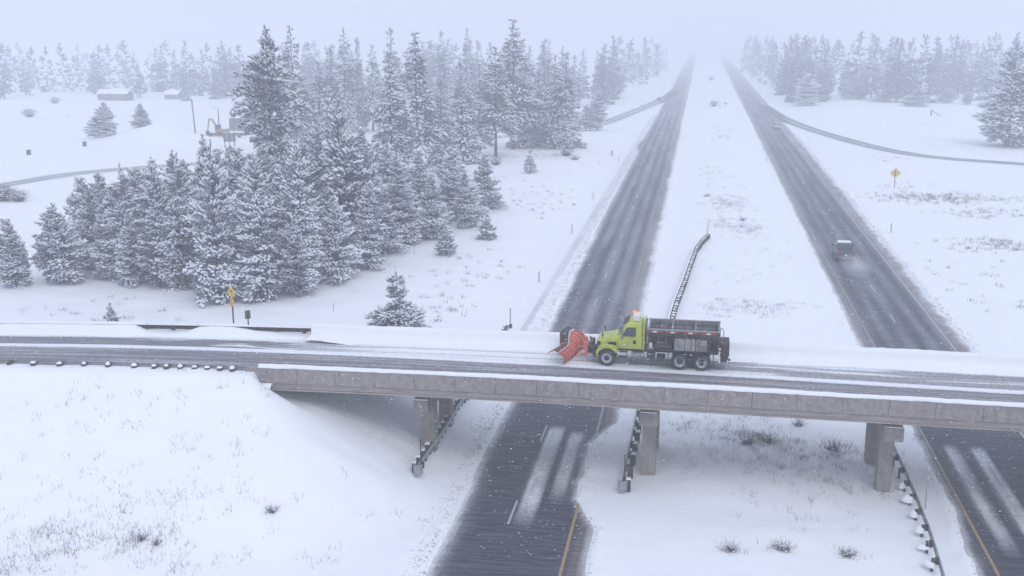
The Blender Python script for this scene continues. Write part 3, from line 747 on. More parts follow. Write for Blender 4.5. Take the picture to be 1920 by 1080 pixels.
def make_tree(kind, seed, H, R, crown0, ts, step, nbr, snow=1.0, nb=11, wide=.075, tufts=5):
    """meshes of a pine of height H and crown radius R: trunk and crown"""
    rg = random.Random(seed * 77 + 5)
    tm = [tuft_template(rg, nb, wide, snow * k_) for k_ in (1.32, 1.02, .50)]; WH = []
    P, D, S = [], [], []; limbs = MB()
    z0 = H * crown0; z = z0; wv = 0
    while z < H - ts * .3:
        t = (z - z0) / (H - z0)
        n = max(3, int(nbr * (0.55 + 0.45 * (1 - t))))
        off = rg.random() * 6.28
        for i in range(n):
            az = off + 2 * math.pi * i / n + rg.uniform(-.25, .25)
            if rg.random() < (.08 if kind != 'spire' else .18): continue
            if float(vnoise(np.array([az * .9 + seed]), np.array([z / (step * 5.)]), seed + 90)[0]) < (.22 if kind != 'spire' else .30): continue
            r = R * profile(kind, t, az, seed) * rg.uniform(.78, 1.12)
            zz = z + rg.uniform(-.9, .9) * step * (1.0 if kind != 'spire' else .8)
            el = -0.22 + 0.75 * t + rg.uniform(-.12, .12)
            if kind in ('young', 'big', 'mid', 'split', 'sapling'): el = -.02 + .95 * t + rg.uniform(-.30, .30)
            if kind == 'split': el = -.15 + .35 * t + rg.uniform(-.12, .12)
            if kind in ('tall',): el = -0.18 + .75 * t ** 2.5 + rg.uniform(-.2, .2)
            if kind == 'spire': el = -0.42 + .7 * t + rg.uniform(-.12, .12)
            d = Vector((math.cos(az) * math.cos(el), math.sin(az) * math.cos(el), math.sin(el)))
            droop = r * (.10 if kind != 'spire' else .14)
            m = max(1, int(r / ts * tufts / 3.0))
            tip = Vector((0, 0, zz)) + d * r
            if r > ts * .8: limbs.tube([(0, 0, zz - .02 * r), tuple(Vector((0, 0, zz)) + d * r * .55), tuple(tip - Vector((0, 0, droop)))], [.012 * H * .18 * (1.2 - t) + .015, .02, .008], n=3)
            sn_ = float(vnoise(np.array([math.cos(az) * 1.6 + seed + zz / (ts * 2.2)]), np.array([math.sin(az) * 1.6 + 4]), seed + 33)[0]) + rg.uniform(-.22, .22)
            wh = 0 if sn_ > .46 else (1 if sn_ > .30 else 2)
            lat = Vector((-math.sin(az), math.cos(az), 0))
            for k in range(m):
                u = ((k + rg.random() * .7) / m) ** .75
                u = .22 + .78 * u
                wd = (1 - abs(u - .6)) * r * .34
                for sgn in ((0,) if m < 2 else (-1, 0, 1)):
                    if sgn and rg.random() < .25: continue
                    p = Vector((0, 0, zz)) + d * (r * u) - Vector((0, 0, droop * u * u)) + lat * (sgn * wd * rg.uniform(.45, 1.0)) + Vector((0, 0, rg.uniform(-.38, .30) * ts))
                    dd = (d * 1.0 + lat * (sgn * rg.uniform(.3, 1.0) + rg.uniform(-.45, .45)) + Vector((0, 0, rg.uniform(-.55, .70) + (.5 * t if kind != 'spire' else 0)))).normalized()
                    WH.append(wh if u > .45 else 2); P.append(tuple(p)); D.append(tuple(dd)); S.append(ts * rg.uniform(.72, 1.25) * (1 - .25 * t))
        z += step * rg.uniform(.8, 1.2)
    # leader
    for k in range(5):
        WH.append(2); P.append((rg.uniform(-.05, .05), 0, H - ts * (.2 + .35 * k))); a = rg.random() * 6.28
        D.append((math.cos(a) * .5, math.sin(a) * .5, 1.0)); S.append(ts * .7)
    P, D, S = np.array(P), np.array(D), np.array(S)
    which = np.array(WH); roll = np.array([rg.uniform(-.35, .35) for _ in P])
    Vs, Fs, Ms, o = [], [], [], 0
    for w in range(3):
        q = which == w
        if not q.any(): continue
        V, F, M = place(tm[w], P[q], D[q], S[q], roll[q], rg); Vs.append(V); Fs.append(F + o); Ms.append(M); o += len(V)
    LV = np.array(limbs.v) if limbs.v else np.zeros((0, 3)); LF = []
    for f in limbs.f:
        for a in range(1, len(f) - 1): LF.append((f[0], f[a], f[a + 1]))
    if len(LF): Vs.append(LV); Fs.append(np.array(LF) + o); Ms.append(np.full(len(LF), 2))
    crown = tri_mesh('crown', np.concatenate(Vs), np.concatenate(Fs), np.concatenate(Ms), [NEEDLE_RIMED if kind == 'far' else NEEDLE, SNOW_TREE, BARK])
    tb = MB(); R_ = H * (.0125 if kind != 'spire' else .011) + .03
    pts = [(rg.uniform(-.02, .02) * H * .1 * (k > 0), rg.uniform(-.02, .02) * H * .1 * (k > 0), H * k / 6 - (.5 if k == 0 else 0)) for k in range(7)]
    tb.tube(pts, [R_ * (1.25 if k == 0 else 1 - .93 * k / 6) for k in range(7)], n=7)
    trunk = tb.mesh('trunk', BARK)
    return dict(H=H, R=R, trunk=trunk, crown=crown)
PROTO = {
 'young': [make_tree('young', s, 10.0, 2.7, c0, .43, .33, 10, snow=1.26, nb=12, tufts=5) for s, c0 in ((2, .12), (3, .05), (4, .09), (5, .07))],
 'big': [make_tree('big', s, 14.0, 3.1, c0, .46, .38, 11, snow=1.22, nb=11, tufts=4.2) for s, c0 in ((15, .06), (16, .10), (17, .05))],
 'mid': [make_tree('mid', s, 16.0, 3.7, .08, .66, .50, 10, snow=1.24, nb=12) for s in (11, 12)],
 'tall': [make_tree('tall', 21, 26.0, 4.9, .10, .84, .60, 13, snow=.98, nb=13)],
 'spire': [make_tree('spire', s, 24.0, 4.0, c0, .90, .66, 9, snow=1.0) for s, c0 in ((31, .12), (32, .20), (33, .30), (34, .08))],
 'sapling': [make_tree('sapling', s, 4.0, 1.35, .10, .40, .36, 6) for s in (41, 42)],
 'split': [make_tree('split', 51, 5.6, 2.6, .03, .46, .30, 10)],
 'far': [make_tree('far', s, 22.0, 3.9, c0, 1.5, 1.15, 8, snow=.55, nb=9, wide=.10, tufts=4) for s, c0 in ((61, .04), (62, .10), (63, .02), (64, .16))],
}
def add_tree(name, x, y, h, w, kind, label, cat='tree', group=None, seed=0, sink=0.1, lean=0.0):
    rg = random.Random(int(x * 131 + y * 17) + seed)
    pr = PROTO[kind][rg.randrange(len(PROTO[kind]))]
    root = empty(name, (x, y, gz(x, y) - sink), rg.uniform(0, 6.28))
    root.rotation_euler = (rg.uniform(-.02, .02) + lean, rg.uniform(-.02, .02), rg.uniform(0, 6.28))
    sz = h / pr['H']; sx = max(.3, w / 2 / pr['R'])
    root.scale = (sx, sx, sz)
    tag(root, label, cat, group)
    link(bpy.data.objects.new('trunk', pr['trunk']), root); link(bpy.data.objects.new('crown', pr['crown']), root)
    return root
TREES=[(-70.0,97.1,7.1,4.3,'young','snow-laden young pine standing at the outer edge of the clump, farthest from the highway'),
(-66.3,99.0,8.4,4.7,'young','snowy young pine just beside the outermost one, apart from the big clump'),
(-70.1,110.7,9.3,5.0,'young','slim snowy pine at the outer corner of the dense clump, set back from the overpass'),
(-60.6,102.6,12.1,5.7,'young','bushy snow-laden pine at the near outer corner of the dense clump'),
(-71.3,116.3,8.9,5.2,'young','frosted pine tucked behind the outer corner of the clump'),
(-59.0,106.8,12.1,5.3,'young',"snow-laden pine in the front row, second from the clump's outer corner"),
(-52.4,99.5,13.8,5.5,'young','wide snowy pine leaning on the foremost pine of the clump'),
(-45.7,93.4,15.7,5.4,'young','foremost broad pine of the clump, directly behind the yellow turn sign'),
(-42.2,95.1,14.0,5.7,'young','snowy pine with bare lower trunk just behind the turn sign post, highway side'),
(-40.0,100.3,14.8,5.7,'young','wide snow-laden pine in the front row between turn sign and highway'),
(-40.1,113.1,17.9,6.7,'mid','tall snowy pine rising at the highway side of the clump'),
(-45.6,121.0,15.2,5.8,'mid','snowy pine squeezed behind the wide front row pine near the tallest tree'),
(-58.5,138.1,25.8,9.0,'tall','giant ponderosa pine towering over the clump, tallest of all'),
(-65.0,114.2,9.9,5.4,'young','frosted pine in the second row of the clump, outer part'),
(-60.9,114.9,11.8,5.4,'young','frosted pine in the second row behind the foremost pine'),
(-58.7,118.6,13.3,5.8,'young','pine with a thin pointed top in the middle of the clump'),
(-53.5,116.2,11.5,5.4,'young','short frosted pine right below the giant ponderosa'),
(-62.1,133.1,10.5,5.8,'young','half-hidden snowy pine at the foot of the giant ponderosa'),
(-54.1,138.9,12.6,5.9,'young','pale snowy pine behind the giant ponderosa on its highway side'),
(-43.2,132.4,10.4,4.9,'young','snowy pine with loose outline between the clump and the small pines'),
(-36.2,123.4,11.7,5.9,'young','spreading snowy pine with visible dark trunk beside the open slope'),
(-36.6,119.0,5.1,3.8,'young','small bushy pine at the snowy edge in front of the spreading pine'),
(-38.4,119.6,2.2,1.7,'sapling','tiny snowy sapling at the clump edge beside the small bushy pine'),
(-33.7,131.8,4.8,3.2,'young','slender small pine ahead of the last clump pines'),
(-29.3,118.7,4.0,2.5,'sapling','thin sparse sapling standing forward on the open slope'),
(-26.6,129.0,3.4,2.3,'sapling','lone cone-shaped sapling on the open slope, nearest the highway'),
(-31.5,151.4,7.8,4.2,'young','snowy pine closing the clump toward the highway'),
(-34.9,146.0,9.3,6.1,'young','dense snowy pine near the highway end of the clump'),
(-38.4,141.7,7.1,5.2,'young',"frosted pine between the spreading pine and the clump's highway end"),
(-25.5,85.5,5.6,4.8,'split','bushy snow-covered pine with a narrow neck, alone beyond the overpass'),
(-51.6,84.3,2.2,1.4,'sapling','small pine tip poking up behind the overpass barrier'),
(-48.7,162.8,22.3,7.0,'spire','tall snowy fir with low wide skirt, outer one of the middle grove'),
(-49.8,182.1,25.0,7.9,'spire','very tall twin-topped fir in the middle grove'),
(-47.8,208.7,19.5,8.1,'spire','tall snowy fir standing between the two high groups of the grove'),
(-48.7,193.8,16.8,6.0,'spire','slim hazy fir filling the gap inside the middle grove'),
(-43.1,219.2,22.2,8.5,'spire','tall fir with thick dark lower trunk in the middle grove'),
(-42.3,235.5,27.9,10.3,'spire','highest pointed fir of the grove near the highway'),
(-41.0,240.4,16.1,6.8,'spire','thin fir with long bare trunk in the middle grove'),
(-47.0,221.5,18.9,6.8,'spire','hazy fir leaning into the tall trunk group of the grove'),
(-38.4,245.8,17.1,6.2,'spire','lean fir between the highest pointed fir and the twin firs'),
(-33.4,238.3,20.6,7.0,'spire','outer of the twin firs above the brown brush patch'),
(-31.6,240.9,21.0,7.7,'spire','inner twin fir above the brush patch, closest to the highway'),
(-29.8,297.9,11.5,6.8,'young','round-topped pine beside the off-ramp bend'),
(-33.0,297.3,7.1,5.6,'young','shorter pine paired with the round-topped pine by the off-ramp'),
(-31.6,192.9,4.3,2.4,'sapling','tiny pale sapling on the slope below the brush patch'),
(-142.5,237.3,8.3,5.9,'young','forked dark pine alone in the white field'),
(-146.3,239.3,5.0,3.9,'young','small pine touching the forked dark pine in the white field'),
(-149.1,266.0,7.2,6.0,'young','dark wedge-shaped pine behind the snow mound in the field'),
(69.5,267.8,23.6,15.0,'mid',"big spreading snowy pine alone in the field at the frame's edge"),
(36.4,421.0,12.0,9.3,'mid','pale snow-plastered fir in front of the forest beside the divided highway'),
(58.7,460.7,14.0,10.9,'young','dusky fir at the forest edge past the pale snow-plastered one'),
(75.6,415.4,7.0,8.6,'young','low round pine at the forest foot beyond the curved ramp'),
(67.2,440.1,4.4,7.1,'young','small faint round pine at the forest foot, highway side'),
(90.3,437.4,5.7,6.5,'young','faint low pine just past the round pine at the forest foot'),
(96.2,431.8,4.9,4.4,'young','tiny faint pine last in the row at the forest foot'),
(-85.0,214.6,27.3,7.9,'spire','slim tall fir rising behind the giant ponderosa'),
(-86.1,231.1,19.9,7.3,'spire','hazy fir behind the giant ponderosa, second of the row'),
(-93.7,271.1,27.1,7.0,'spire','tall faint fir between the ponderosa and the middle grove'),
(-93.0,279.5,24.6,6.4,'spire','faint narrow fir beside the tall faint one'),
(-89.1,298.2,27.5,9.2,'spire',"faint tall fir rising behind the middle grove's outer side"),
(-79.5,320.2,26.8,6.5,'spire','faint narrow spire behind the middle grove'),
(-74.2,332.3,28.1,6.1,'spire','faint needle-thin spire rising above the grove gap'),
(-89.0,280.2,22.7,7.0,'spire','dim fir in the gap next to the middle grove'),
(-77.7,216.0,22.2,6.8,'spire','grey fir standing close behind the clump')]

for (x, y, h, w, kind, lab) in TREES:
    nm = {'young': 'snowy_pine', 'mid': 'snowy_pine', 'tall': 'ponderosa_pine', 'spire': 'snowy_fir', 'sapling': 'pine_sapling', 'split': 'bushy_pine'}[kind]
    if kind == 'young' and h > 11: kind = 'big'; w *= .92
    if kind == 'young': w *= 1.05
    if kind == 'tall': w *= .82
    if kind in ('mid', 'sapling'): w *= 1.12
    if kind == 'spire': w *= 1.05
    add_tree(nm, x, y, h, w, kind, lab)
for (x, y, h) in ((-66.5, 106, 9), (-63, 110, 10.5), (-56.5, 103, 11), (-54, 108, 12), (-50, 104, 11.5), (-48.5, 109, 12.5), (-46, 101, 11), (-43.5, 107, 12.5), (-50, 125, 12), (-47.5, 130, 12), (-55, 127, 11), (-41.5, 124, 12),
                  (-39.5, 130, 11), (-36.8, 135, 10), (-42, 139, 10.5), (-47, 142, 12), (-33.5, 141, 8.5), (-68, 120, 9), (-64, 124, 9.5), (-60, 125, 11), (-58, 99, 7.5), (-54.5, 98.5, 9), (-48, 97.5, 8.5), (-45, 99, 9.5), (-39, 97, 8), (-37.5, 104, 9), (-36, 110, 9.5), (-37.5, 117, 10), (-33.5, 128, 8), (-31, 136, 7.5), (-62, 101, 7), (-67, 101, 6), (-52, 113, 12.5), (-45, 115, 13)):
    add_tree('snowy_pine', x, y, h, h * .50, 'young', 'half-hidden frosted pine in the middle of the dense clump', group='half-hidden pines filling the clump')
# forest in the haze
rng = random.Random(99)
BACK = []; LIMIT = 560
def forest(n, region, label, group, hmin=14, hmax=24):
    pts = []
    tries = 0
    while len(pts) < n and tries < n * 60:
        tries += 1
        x, y = region(rng)
        if x is None: continue
        if any((x - a) ** 2 + (y - b) ** 2 < 9 for a, b in pts): continue
        if min(dist_poly(np.array([x]), np.array([y]), RL)[0], dist_poly(np.array([x]), np.array([y]), RR_)[0]) < 7: continue
        pts.append((x, y)); h = rng.uniform(hmin, hmax) * (1 if rng.random() < .8 else .62)
        if math.hypot(x, y) > LIMIT: BACK.append((x, y, h, h * rng.uniform(.30, .46))); continue
        add_tree('forest_tree', x, y, h, h * rng.uniform(.30, .46), 'far', label, group=group)
def reg_left_far(r):
    y = r.uniform(405, 520) if r.random() < .7 else r.uniform(520, 700); k = y / 400
    x = r.uniform(-330, -95) * k
    if y < 440 + 30 * math.sin(x / 23) and r.random() < .85: return None, None
    return x, y
forest(150, reg_left_far, 'fog-greyed conifer in the far treeline past the open white field', 'conifers of the far treeline past the field')
def reg_mid(r):
    y = r.uniform(330, 620); x = r.uniform(-115, -48) * (y / 400)
    return x, y
forest(48, reg_mid, 'fog-greyed conifer in the wood behind the middle grove', 'conifers of the wood behind the grove', 14, 24)
def reg_near_ramp(r):
    y = r.uniform(415, 1000); x = -14 - .0125 * y - r.uniform(20 if y < 560 else 8, 42)
    return x, y
forest(52, reg_near_ramp, 'fog-greyed conifer in the wood where the off-ramp leaves the highway', 'conifers where the off-ramp leaves', 14, 26)
def reg_right(r):
    y = r.uniform(425, 700); x = r.uniform(28, 130) * (y / 420)
    if x < 30 + (y - 650) * .05: return None, None
    if y < 440 + 12 * math.sin(x / 15): return None, None
    return x, y
forest(130, reg_right, 'fog-greyed conifer in the forest beyond the curved on-ramp', 'conifers of the forest beyond the on-ramp', 15, 26)

def reg_right_edge(r):
    y = r.uniform(440, 1000); x = 25.5 + max(0, (640 - y)) * .055 + r.uniform(0, 26)
    return x, y
forest(52, reg_right_edge, 'fog-greyed conifer in the strip of forest beside the highway far ahead', 'conifers of the forest strip beside the highway', 14, 27)
def reg_right_deep(r):
    y = r.uniform(560, 760); x = r.uniform(40, 290)
    return x, y
forest(60, reg_right_deep, 'very faint conifer at the back of the forest beyond the on-ramp', 'faint back-row conifers beyond the on-ramp', 19, 28)

# the back of the woods reads as one mass
BK = [make_tree('far', s, 22.0, 3.9, c0, 2.5, 2.2, 5, snow=.5, nb=6, wide=.13, tufts=3) for s, c0 in ((71, .04), (72, .10), (73, .02))]
Vs, Fs, Ms, o_ = [], [], [], 0
for i, (x, y, h, w) in enumerate(BACK):
    pr = BK[i % 3]; me = pr['crown']; n = len(me.vertices); co = np.empty(n * 3, np.float32); me.vertices.foreach_get('co', co); co = co.reshape(-1, 3)
    f = np.empty(len(me.loops), np.int32); me.loops.foreach_get('vertex_index', f); mi = np.empty(len(me.polygons), np.int32); me.polygons.foreach_get('material_index', mi)
    a = i * 2.1; c_, s_ = math.cos(a), math.sin(a); sx = w / 2 / pr['R']
    X = (co[:, 0] * c_ - co[:, 1] * s_) * sx + x; Y = (co[:, 0] * s_ + co[:, 1] * c_) * sx + y; Z = co[:, 2] * (h / pr['H']) + gz(x, y) - .1
    Vs.append(np.stack([X, Y, Z], 1)); Fs.append(f.reshape(-1, 3) + o_); Ms.append(mi); o_ += n
me = tri_mesh('far_forest', np.concatenate(Vs), np.concatenate(Fs), np.concatenate(Ms), [NEEDLE_RIMED, SNOW_TREE, BARK])
tag(link(bpy.data.objects.new('far_forest', me)), kind='stuff')

# ------------------------------------------------------------------ the snow plough truck
LIME = mat('lime_yellow_paint', (0.54, 0.62, 0.04), 0.42, var=0.4, vscale=2.0, vary=(0.33, 0.37, 0.10))
ORANGE = mat('orange_plough_paint', (0.68, 0.085, 0.02), 0.5, var=0.55, vscale=5, vary=(0.46, 0.22, 0.19))
BLACKP = mat('black_plastic', (0.018, 0.018, 0.02), 0.5)
RUBBER = mat('tyre_rubber', (0.022, 0.022, 0.024), 0.85, var=0.3, vscale=6, vary=(.05, .05, .055))
CHASSIS = mat('dirty_chassis', (0.026, 0.025, 0.028), 0.75, var=0.5, vscale=4, vary=(0.085, 0.08, 0.085))
BODYST = mat('dull_steel_hopper', (0.14, 0.128, 0.13), 0.7, 0.1, var=0.6, vscale=1.6, vary=(0.05, 0.043, 0.044))
INNER = mat('dusted_hopper_inside', (0.24, 0.24, 0.26), 0.8, var=0.6, vscale=2.5, vary=(0.07, 0.068, 0.075))
TANK = mat('pale_tank_plastic', (0.36, 0.38, 0.40), 0.55, var=0.45, vscale=2.5, vary=(0.20, 0.17, 0.17))
RUSTED = mat('stained_tank_side', (0.24, 0.21, 0.21), 0.7, var=.5, vscale=3, vary=(0.13, 0.10, 0.10))
WHITEP = mat('white_enamel', (0.74, 0.75, 0.77), 0.45, var=0.2, vscale=4)
RIM = mat('white_wheel_rim', (0.60, 0.61, 0.63), 0.5, var=0.4, vscale=7, vary=(0.34, 0.34, 0.36))
GLASS = mat('dark_glass', (0.02, 0.025, 0.035), 0.08, spec=0.8)
REDT = mat('red_tape', (0.50, 0.05, 0.04), 0.5)
WHT = mat('white_tape', (0.72, 0.70, 0.70), 0.5)
CHROME = mat('worn_chrome', (0.34, 0.34, 0.36), 0.45, 0.7, var=.5, vscale=5)
RUST = mat('brown_rust', (0.17, 0.085, 0.06), 0.8, var=0.5, vscale=6)
DEFL = mat('black_rubber_deflector', (0.012, 0.013, 0.016), 0.45, var=0.25, vscale=5, vary=(.05, .052, .06))
AMBER = mat('amber_lens', (0.9, 0.25, 0.02), 0.3, emit=((1.0, 0.28, 0.04), 0.6))
EMBLEM = mat('teal_emblem', (0.30, 0.46, 0.40), 0.5)
SNOWD = mat('caked_snow', (0.62, 0.62, 0.66), 0.7, var=0.3, vscale=6)

TX, TY = -5.34, 62.62
truck = empty('snow_plow_truck', (TX, TY, zed(TX) + 0.015), math.pi)
tag(truck, 'lime yellow snow plow truck with dark spreader body driving across the overpass', 'truck')
def P_(mb, name, m, bevel=0.0, parent=truck): return mb.build(name, m, parent, bevel=bevel)
def wheel(x, y, dual, sgn, parent=truck, r=0.51, w=0.28):
    W = w if not dual else 0.58; y0 = y - sgn * W
    mb = MB(); a0, a1 = (y0, y) if sgn > 0 else (y, y0)
    p = [(a0, r * .60), (a0 + .01, r * .86), (a0 + .04, r * .97), (a0 + .07, r)]
    if dual: mid = (a0 + a1) / 2; p += [(mid - .05, r), (mid - .02, r * .9), (mid + .02, r * .9), (mid + .05, r)]
    p += [(a1 - .07, r), (a1 - .04, r * .97), (a1 - .01, r * .86), (a1, r * .62)]
    mb.lathe(p, (0, 0, 0), caps=False)
    t = mb.build('wheel', RUBBER, parent); t.location = (x, 0, r)
    k = sgn
    if not dual: prof_ = [(y + k * .005, r * .62), (y - k * .015, r * .60), (y - k * .07, r * .50), (y - k * .09, r * .40), (y - k * .02, r * .30), (y - k * .02, .02)]
    else: prof_ = [(y + k * .005, r * .62), (y - k * .02, r * .60), (y - k * .16, r * .52), (y - k * .19, r * .42), (y - k * .19, .1), (y - k * .19, .02)]
    mb = MB(); mb.lathe(prof_, (0, 0, 0), caps=False); mb.build('rim', RIM, t)
    mb = MB(); c0 = y - k * (.10 if not dual else .20); c1 = y + k * (.05 if not dual else -.02)
    mb.lathe([(c0, .185), (c1 - k * .03, .15), (c1, .12), (c1, .01)], (0, 0, 0), n=14); mb.build('hub', BLACKP, t)
    for q in range(8):
        pass
    return t
for s in (1, -1):
    wheel(0.0, 1.22 * s, False, s)
    wheel(-4.33, 1.24 * s, True, s); wheel(-5.62, 1.24 * s, True, s)
P_(MB().box((-2.9, .43, .95), (7.3, .09, .26)).box((-2.9, -.43, .95), (7.3, .09, .26)).box((.2, 0, .92), (.2, .8, .2)).box((-6.2, 0, .92), (.2, .8, .2)), 'frame_rail', CHASSIS)
P_(MB().cyl((0, -1, .51), (0, 1, .51), .09).cyl((-4.33, -1, .51), (-4.33, 1, .51), .12).cyl((-5.62, -1, .51), (-5.62, 1, .51), .12).box((-4.97, .62, .62), (1.6, .12, .16)).box((-4.97, -.62, .62), (1.6, .12, .16)), 'axle', CHASSIS)
# hood: rings of (y, z) at x
def ring(w, zb, zt, r, crown=.05, n=5):
    pts = [(-w, zb), (w, zb)]
    for i in range(n + 1): a = (math.pi / 2) * i / n; pts.append((w - r + r * math.cos(a), zt - r + r * math.sin(a)))
    pts.append((0, zt + crown))
    for i in range(n + 1): a = math.pi / 2 + (math.pi / 2) * i / n; pts.append((-w + r + r * math.cos(a), zt - r + r * math.sin(a)))
    return pts
R = []
for x_, w_, zb, zt, r_ in ((.62, .62, .90, 1.44, .14), (.57, .76, .80, 1.54, .18), (.38, .82, .80, 1.62, .22), (-.1, .88, .80, 1.71, .24), (-.68, .98, 1.05, 1.85, .24)):
    R.append([(x_, y_, z_) for y_, z_ in ring(w_, zb, zt, r_)])
hood = P_(MB().loft(R, smooth=True), 'hood', LIME)
# arched front fenders
def arch(cx_, cz, r0, r1, a0, a1, n=10):
    o = [(cx_ + r1 * math.cos(a0 + (a1 - a0) * i / n), cz + r1 * math.sin(a0 + (a1 - a0) * i / n)) for i in range(n + 1)]
    return o + [(cx_ + r0 * math.cos(a1 + (a0 - a1) * i / n), cz + r0 * math.sin(a1 + (a0 - a1) * i / n)) for i in range(n + 1)]
for s in (1, -1):
    a, b = sorted((s * .74, s * 1.20))
    o = [(.64, .62), (.66, .86), (.56, 1.10), (.40, 1.26), (.0, 1.32), (-.40, 1.28), (-.62, 1.18), (-.64, .86)] + [(.60 * math.cos(t), .51 + .60 * math.sin(t)) for t in [math.pi * (.82 - .80 * i / 10) for i in range(11)]]
    f_ = P_(MB().prism(o, a, b), 'fender', LIME, .03)
    MB().prism([(.58 * math.cos(t), .51 + .58 * math.sin(t)) for t in [math.pi * i / 10 for i in range(11)]], s * .55 - .12, s * .55 + .12).build('wheel_well', BLACKP, f_)
    # headlight, marker, air intake
    P_(MB().box((.50, s * .80, 1.20), (.16, .14, .42)), 'headlight', BLACKP, .03)
    P_(MB().prism([(-.05, 1.40), (-.30, 1.46), (-.56, 1.44), (-.62, 1.34), (-.50, 1.26), (-.2, 1.28), (-.04, 1.33)], s * .90 - .03, s * .90 + .055), 'air_intake', BLACKP, .01)
P_(MB().box((.60, 0, 1.08), (.06, .95, .5)).box((.64, 0, 1.08), (.02, .8, .04)).box((.64, 0, .95), (.02, .8, .04)).box((.64, 0, 1.2), (.02, .8, .04)), 'grille', BLACKP, .01)
P_(MB().box((.72, 0, .66), (.22, 2.2, .34)), 'bumper', CHASSIS, .03)
# cab
cab_prof = [(-.60, 1.08), (-.62, 1.74), (-.70, 1.84), (-1.02, 2.52), (-1.14, 2.62), (-1.5, 2.68), (-1.95, 2.66), (-2.05, 2.56), (-2.08, 1.08)]
def cw(z): return 1.05 if z < 1.75 else 1.05 - .17 * ((z - 1.75) / .93)
V = [(x_, cw(z_), z_) for x_, z_ in cab_prof] + [(x_, -cw(z_), z_) for x_, z_ in cab_prof]; n = len(cab_prof)
mb = MB(); mb.add(V, [(i, (i + 1) % n, n + (i + 1) % n, n + i) for i in range(n)] + [tuple(range(n - 1, -1, -1)), tuple(range(n, 2 * n))])
cabo = P_(mb, 'cab', LIME, .05)
def cab_panel(pts, s, out, th=.012):
    """polygon in (x, z) laid on the cab's side, proud by out"""
    V = [(x_, s * (cw(z_) + out), z_) for x_, z_ in pts] + [(x_, s * (cw(z_) + out - th - .02), z_) for x_, z_ in pts]; n = len(pts)
    return MB().add(V, [tuple(range(n)), tuple(range(2 * n - 1, n - 1, -1))] + [(i, (i + 1) % n, n + (i + 1) % n, n + i) for i in range(n)])
for s in (1, -1):
    d_ = P_(cab_panel([(-.74, 1.12), (-.74, 1.80), (-1.05, 2.44), (-1.16, 2.50), (-1.74, 2.50), (-1.80, 2.42), (-1.80, 1.12)], s, .014), 'door', LIME, .008)
    cab_panel([(-.90, 1.88), (-1.12, 2.34), (-1.20, 2.40), (-1.62, 2.40), (-1.69, 2.34), (-1.69, 1.92), (-1.62, 1.86)], s, .024).build('window', GLASS, d_)
    MB().box((-1.63, s * 1.085, 1.54), (.16, .03, .20)).build('handle', BLACKP, d_)
    MB().cyl((-1.38, s * 1.06, 1.52), (-1.38, s * 1.07, 1.52), .07, n=16).build('emblem', EMBLEM, d_)
    MB().box((-1.05, s * 1.068, 1.34), (.16, .006, .05)).build('decal', WHT, d_)
    # mirrors
    m_ = MB().box((-.92, s * 1.36, 2.02), (.12, .10, .52)).box((-.90, s * 1.22, 2.24), (.04, .3, .03)).box((-.90, s * 1.22, 1.78), (.04, .3, .03))
    P_(m_, 'side_mirror', CHROME if s > 0 else BLACKP, .02)
    P_(MB().cyl((.30, s * .76, 1.50), (.30, s * .80, 1.78), .018, n=6).box((.30, s * .80, 1.86), (.08, .14, .16)), 'hood_mirror', BLACKP, .02)
    P_(MB().box((-.98, s * 1.06, .92), (.5, .20, .06)).box((-.98, s * 1.06, .62), (.5, .20, .05)).box((-1.2, s * 1.0, .78), (.04, .1, .5)), 'step', CHASSIS)
wsx = lambda z: -.70 - (z - 1.84) * (.32 / .68)
ws = [(wsx(1.88) + .012, .90, 1.88), (wsx(2.46) + .012, .80, 2.46), (wsx(2.46) + .012, -.80, 2.46), (wsx(1.88) + .012, -.90, 1.88)]
P_(MB().add(ws + [(a - .03, b, c - .02) for a, b, c in ws], [(0, 1, 2, 3), (7, 6, 5, 4), (0, 4, 5, 1), (1, 5, 6, 2), (2, 6, 7, 3), (3, 7, 4, 0)]), 'windshield', GLASS)
P_(MB().tube([(-.60, .7, 1.86), (-.66, .35, 2.02), (-.78, .12, 2.20)], .015, 5).tube([(-.60, -.2, 1.86), (-.70, -.45, 2.1)], .015, 5), 'wiper', BLACKP)
P_(MB().box((-1.02, 0, 2.60), (.26, 1.5, .05), ry=.25), 'visor', BLACKP, .01)
for q in (-.6, -.3, 0, .3, .6): P_(MB().box((-1.18, q, 2.71), (.10, .07, .05)), 'roof_light', AMBER if False else STEEL_D)
# cab guard with the white light box and amber beacon
P_(MB().box((-1.66, .05, 2.86), (.42, 1.1, .36)), 'light_box', WHITEP, .08)
P_(MB().cyl((-1.52, -.1, 3.04), (-1.52, -.1, 3.08), .12, n=14).cyl((-1.52, -.1, 3.08), (-1.52, -.1, 3.19), .10, .07, n=14), 'beacon', AMBER)
P_(MB().box((-2.16, .98, 1.86), (.10, .12, 1.6)).box((-2.16, -.98, 1.86), (.10, .12, 1.6)).box((-2.16, 0, 2.66), (.10, 1.96, .08)).box((-2.16, .52, 1.9), (.05, .05, 1.5)).box((-2.16, -.52, 1.9), (.05, .05, 1.5)), 'cab_guard', LIME)
P_(MB().cyl((-2.30, .82, 1.1), (-2.30, .82, 2.86), .075, n=12).cyl((-2.30, .82, 2.86), (-2.36, .82, 2.98), .075, .07, n=12), 'exhaust_stack', CHROME)
P_(MB().box((-2.52, .84, 1.84), (.20, .30, 1.0)).box((-2.46, .9, 1.2), (.30, .22, .4)), 'filter_box', RUST, .02)
P_(MB().box((-2.55, 1.06, 1.38), (.25, .05, .36)), 'control_panel', WHITEP, .01)
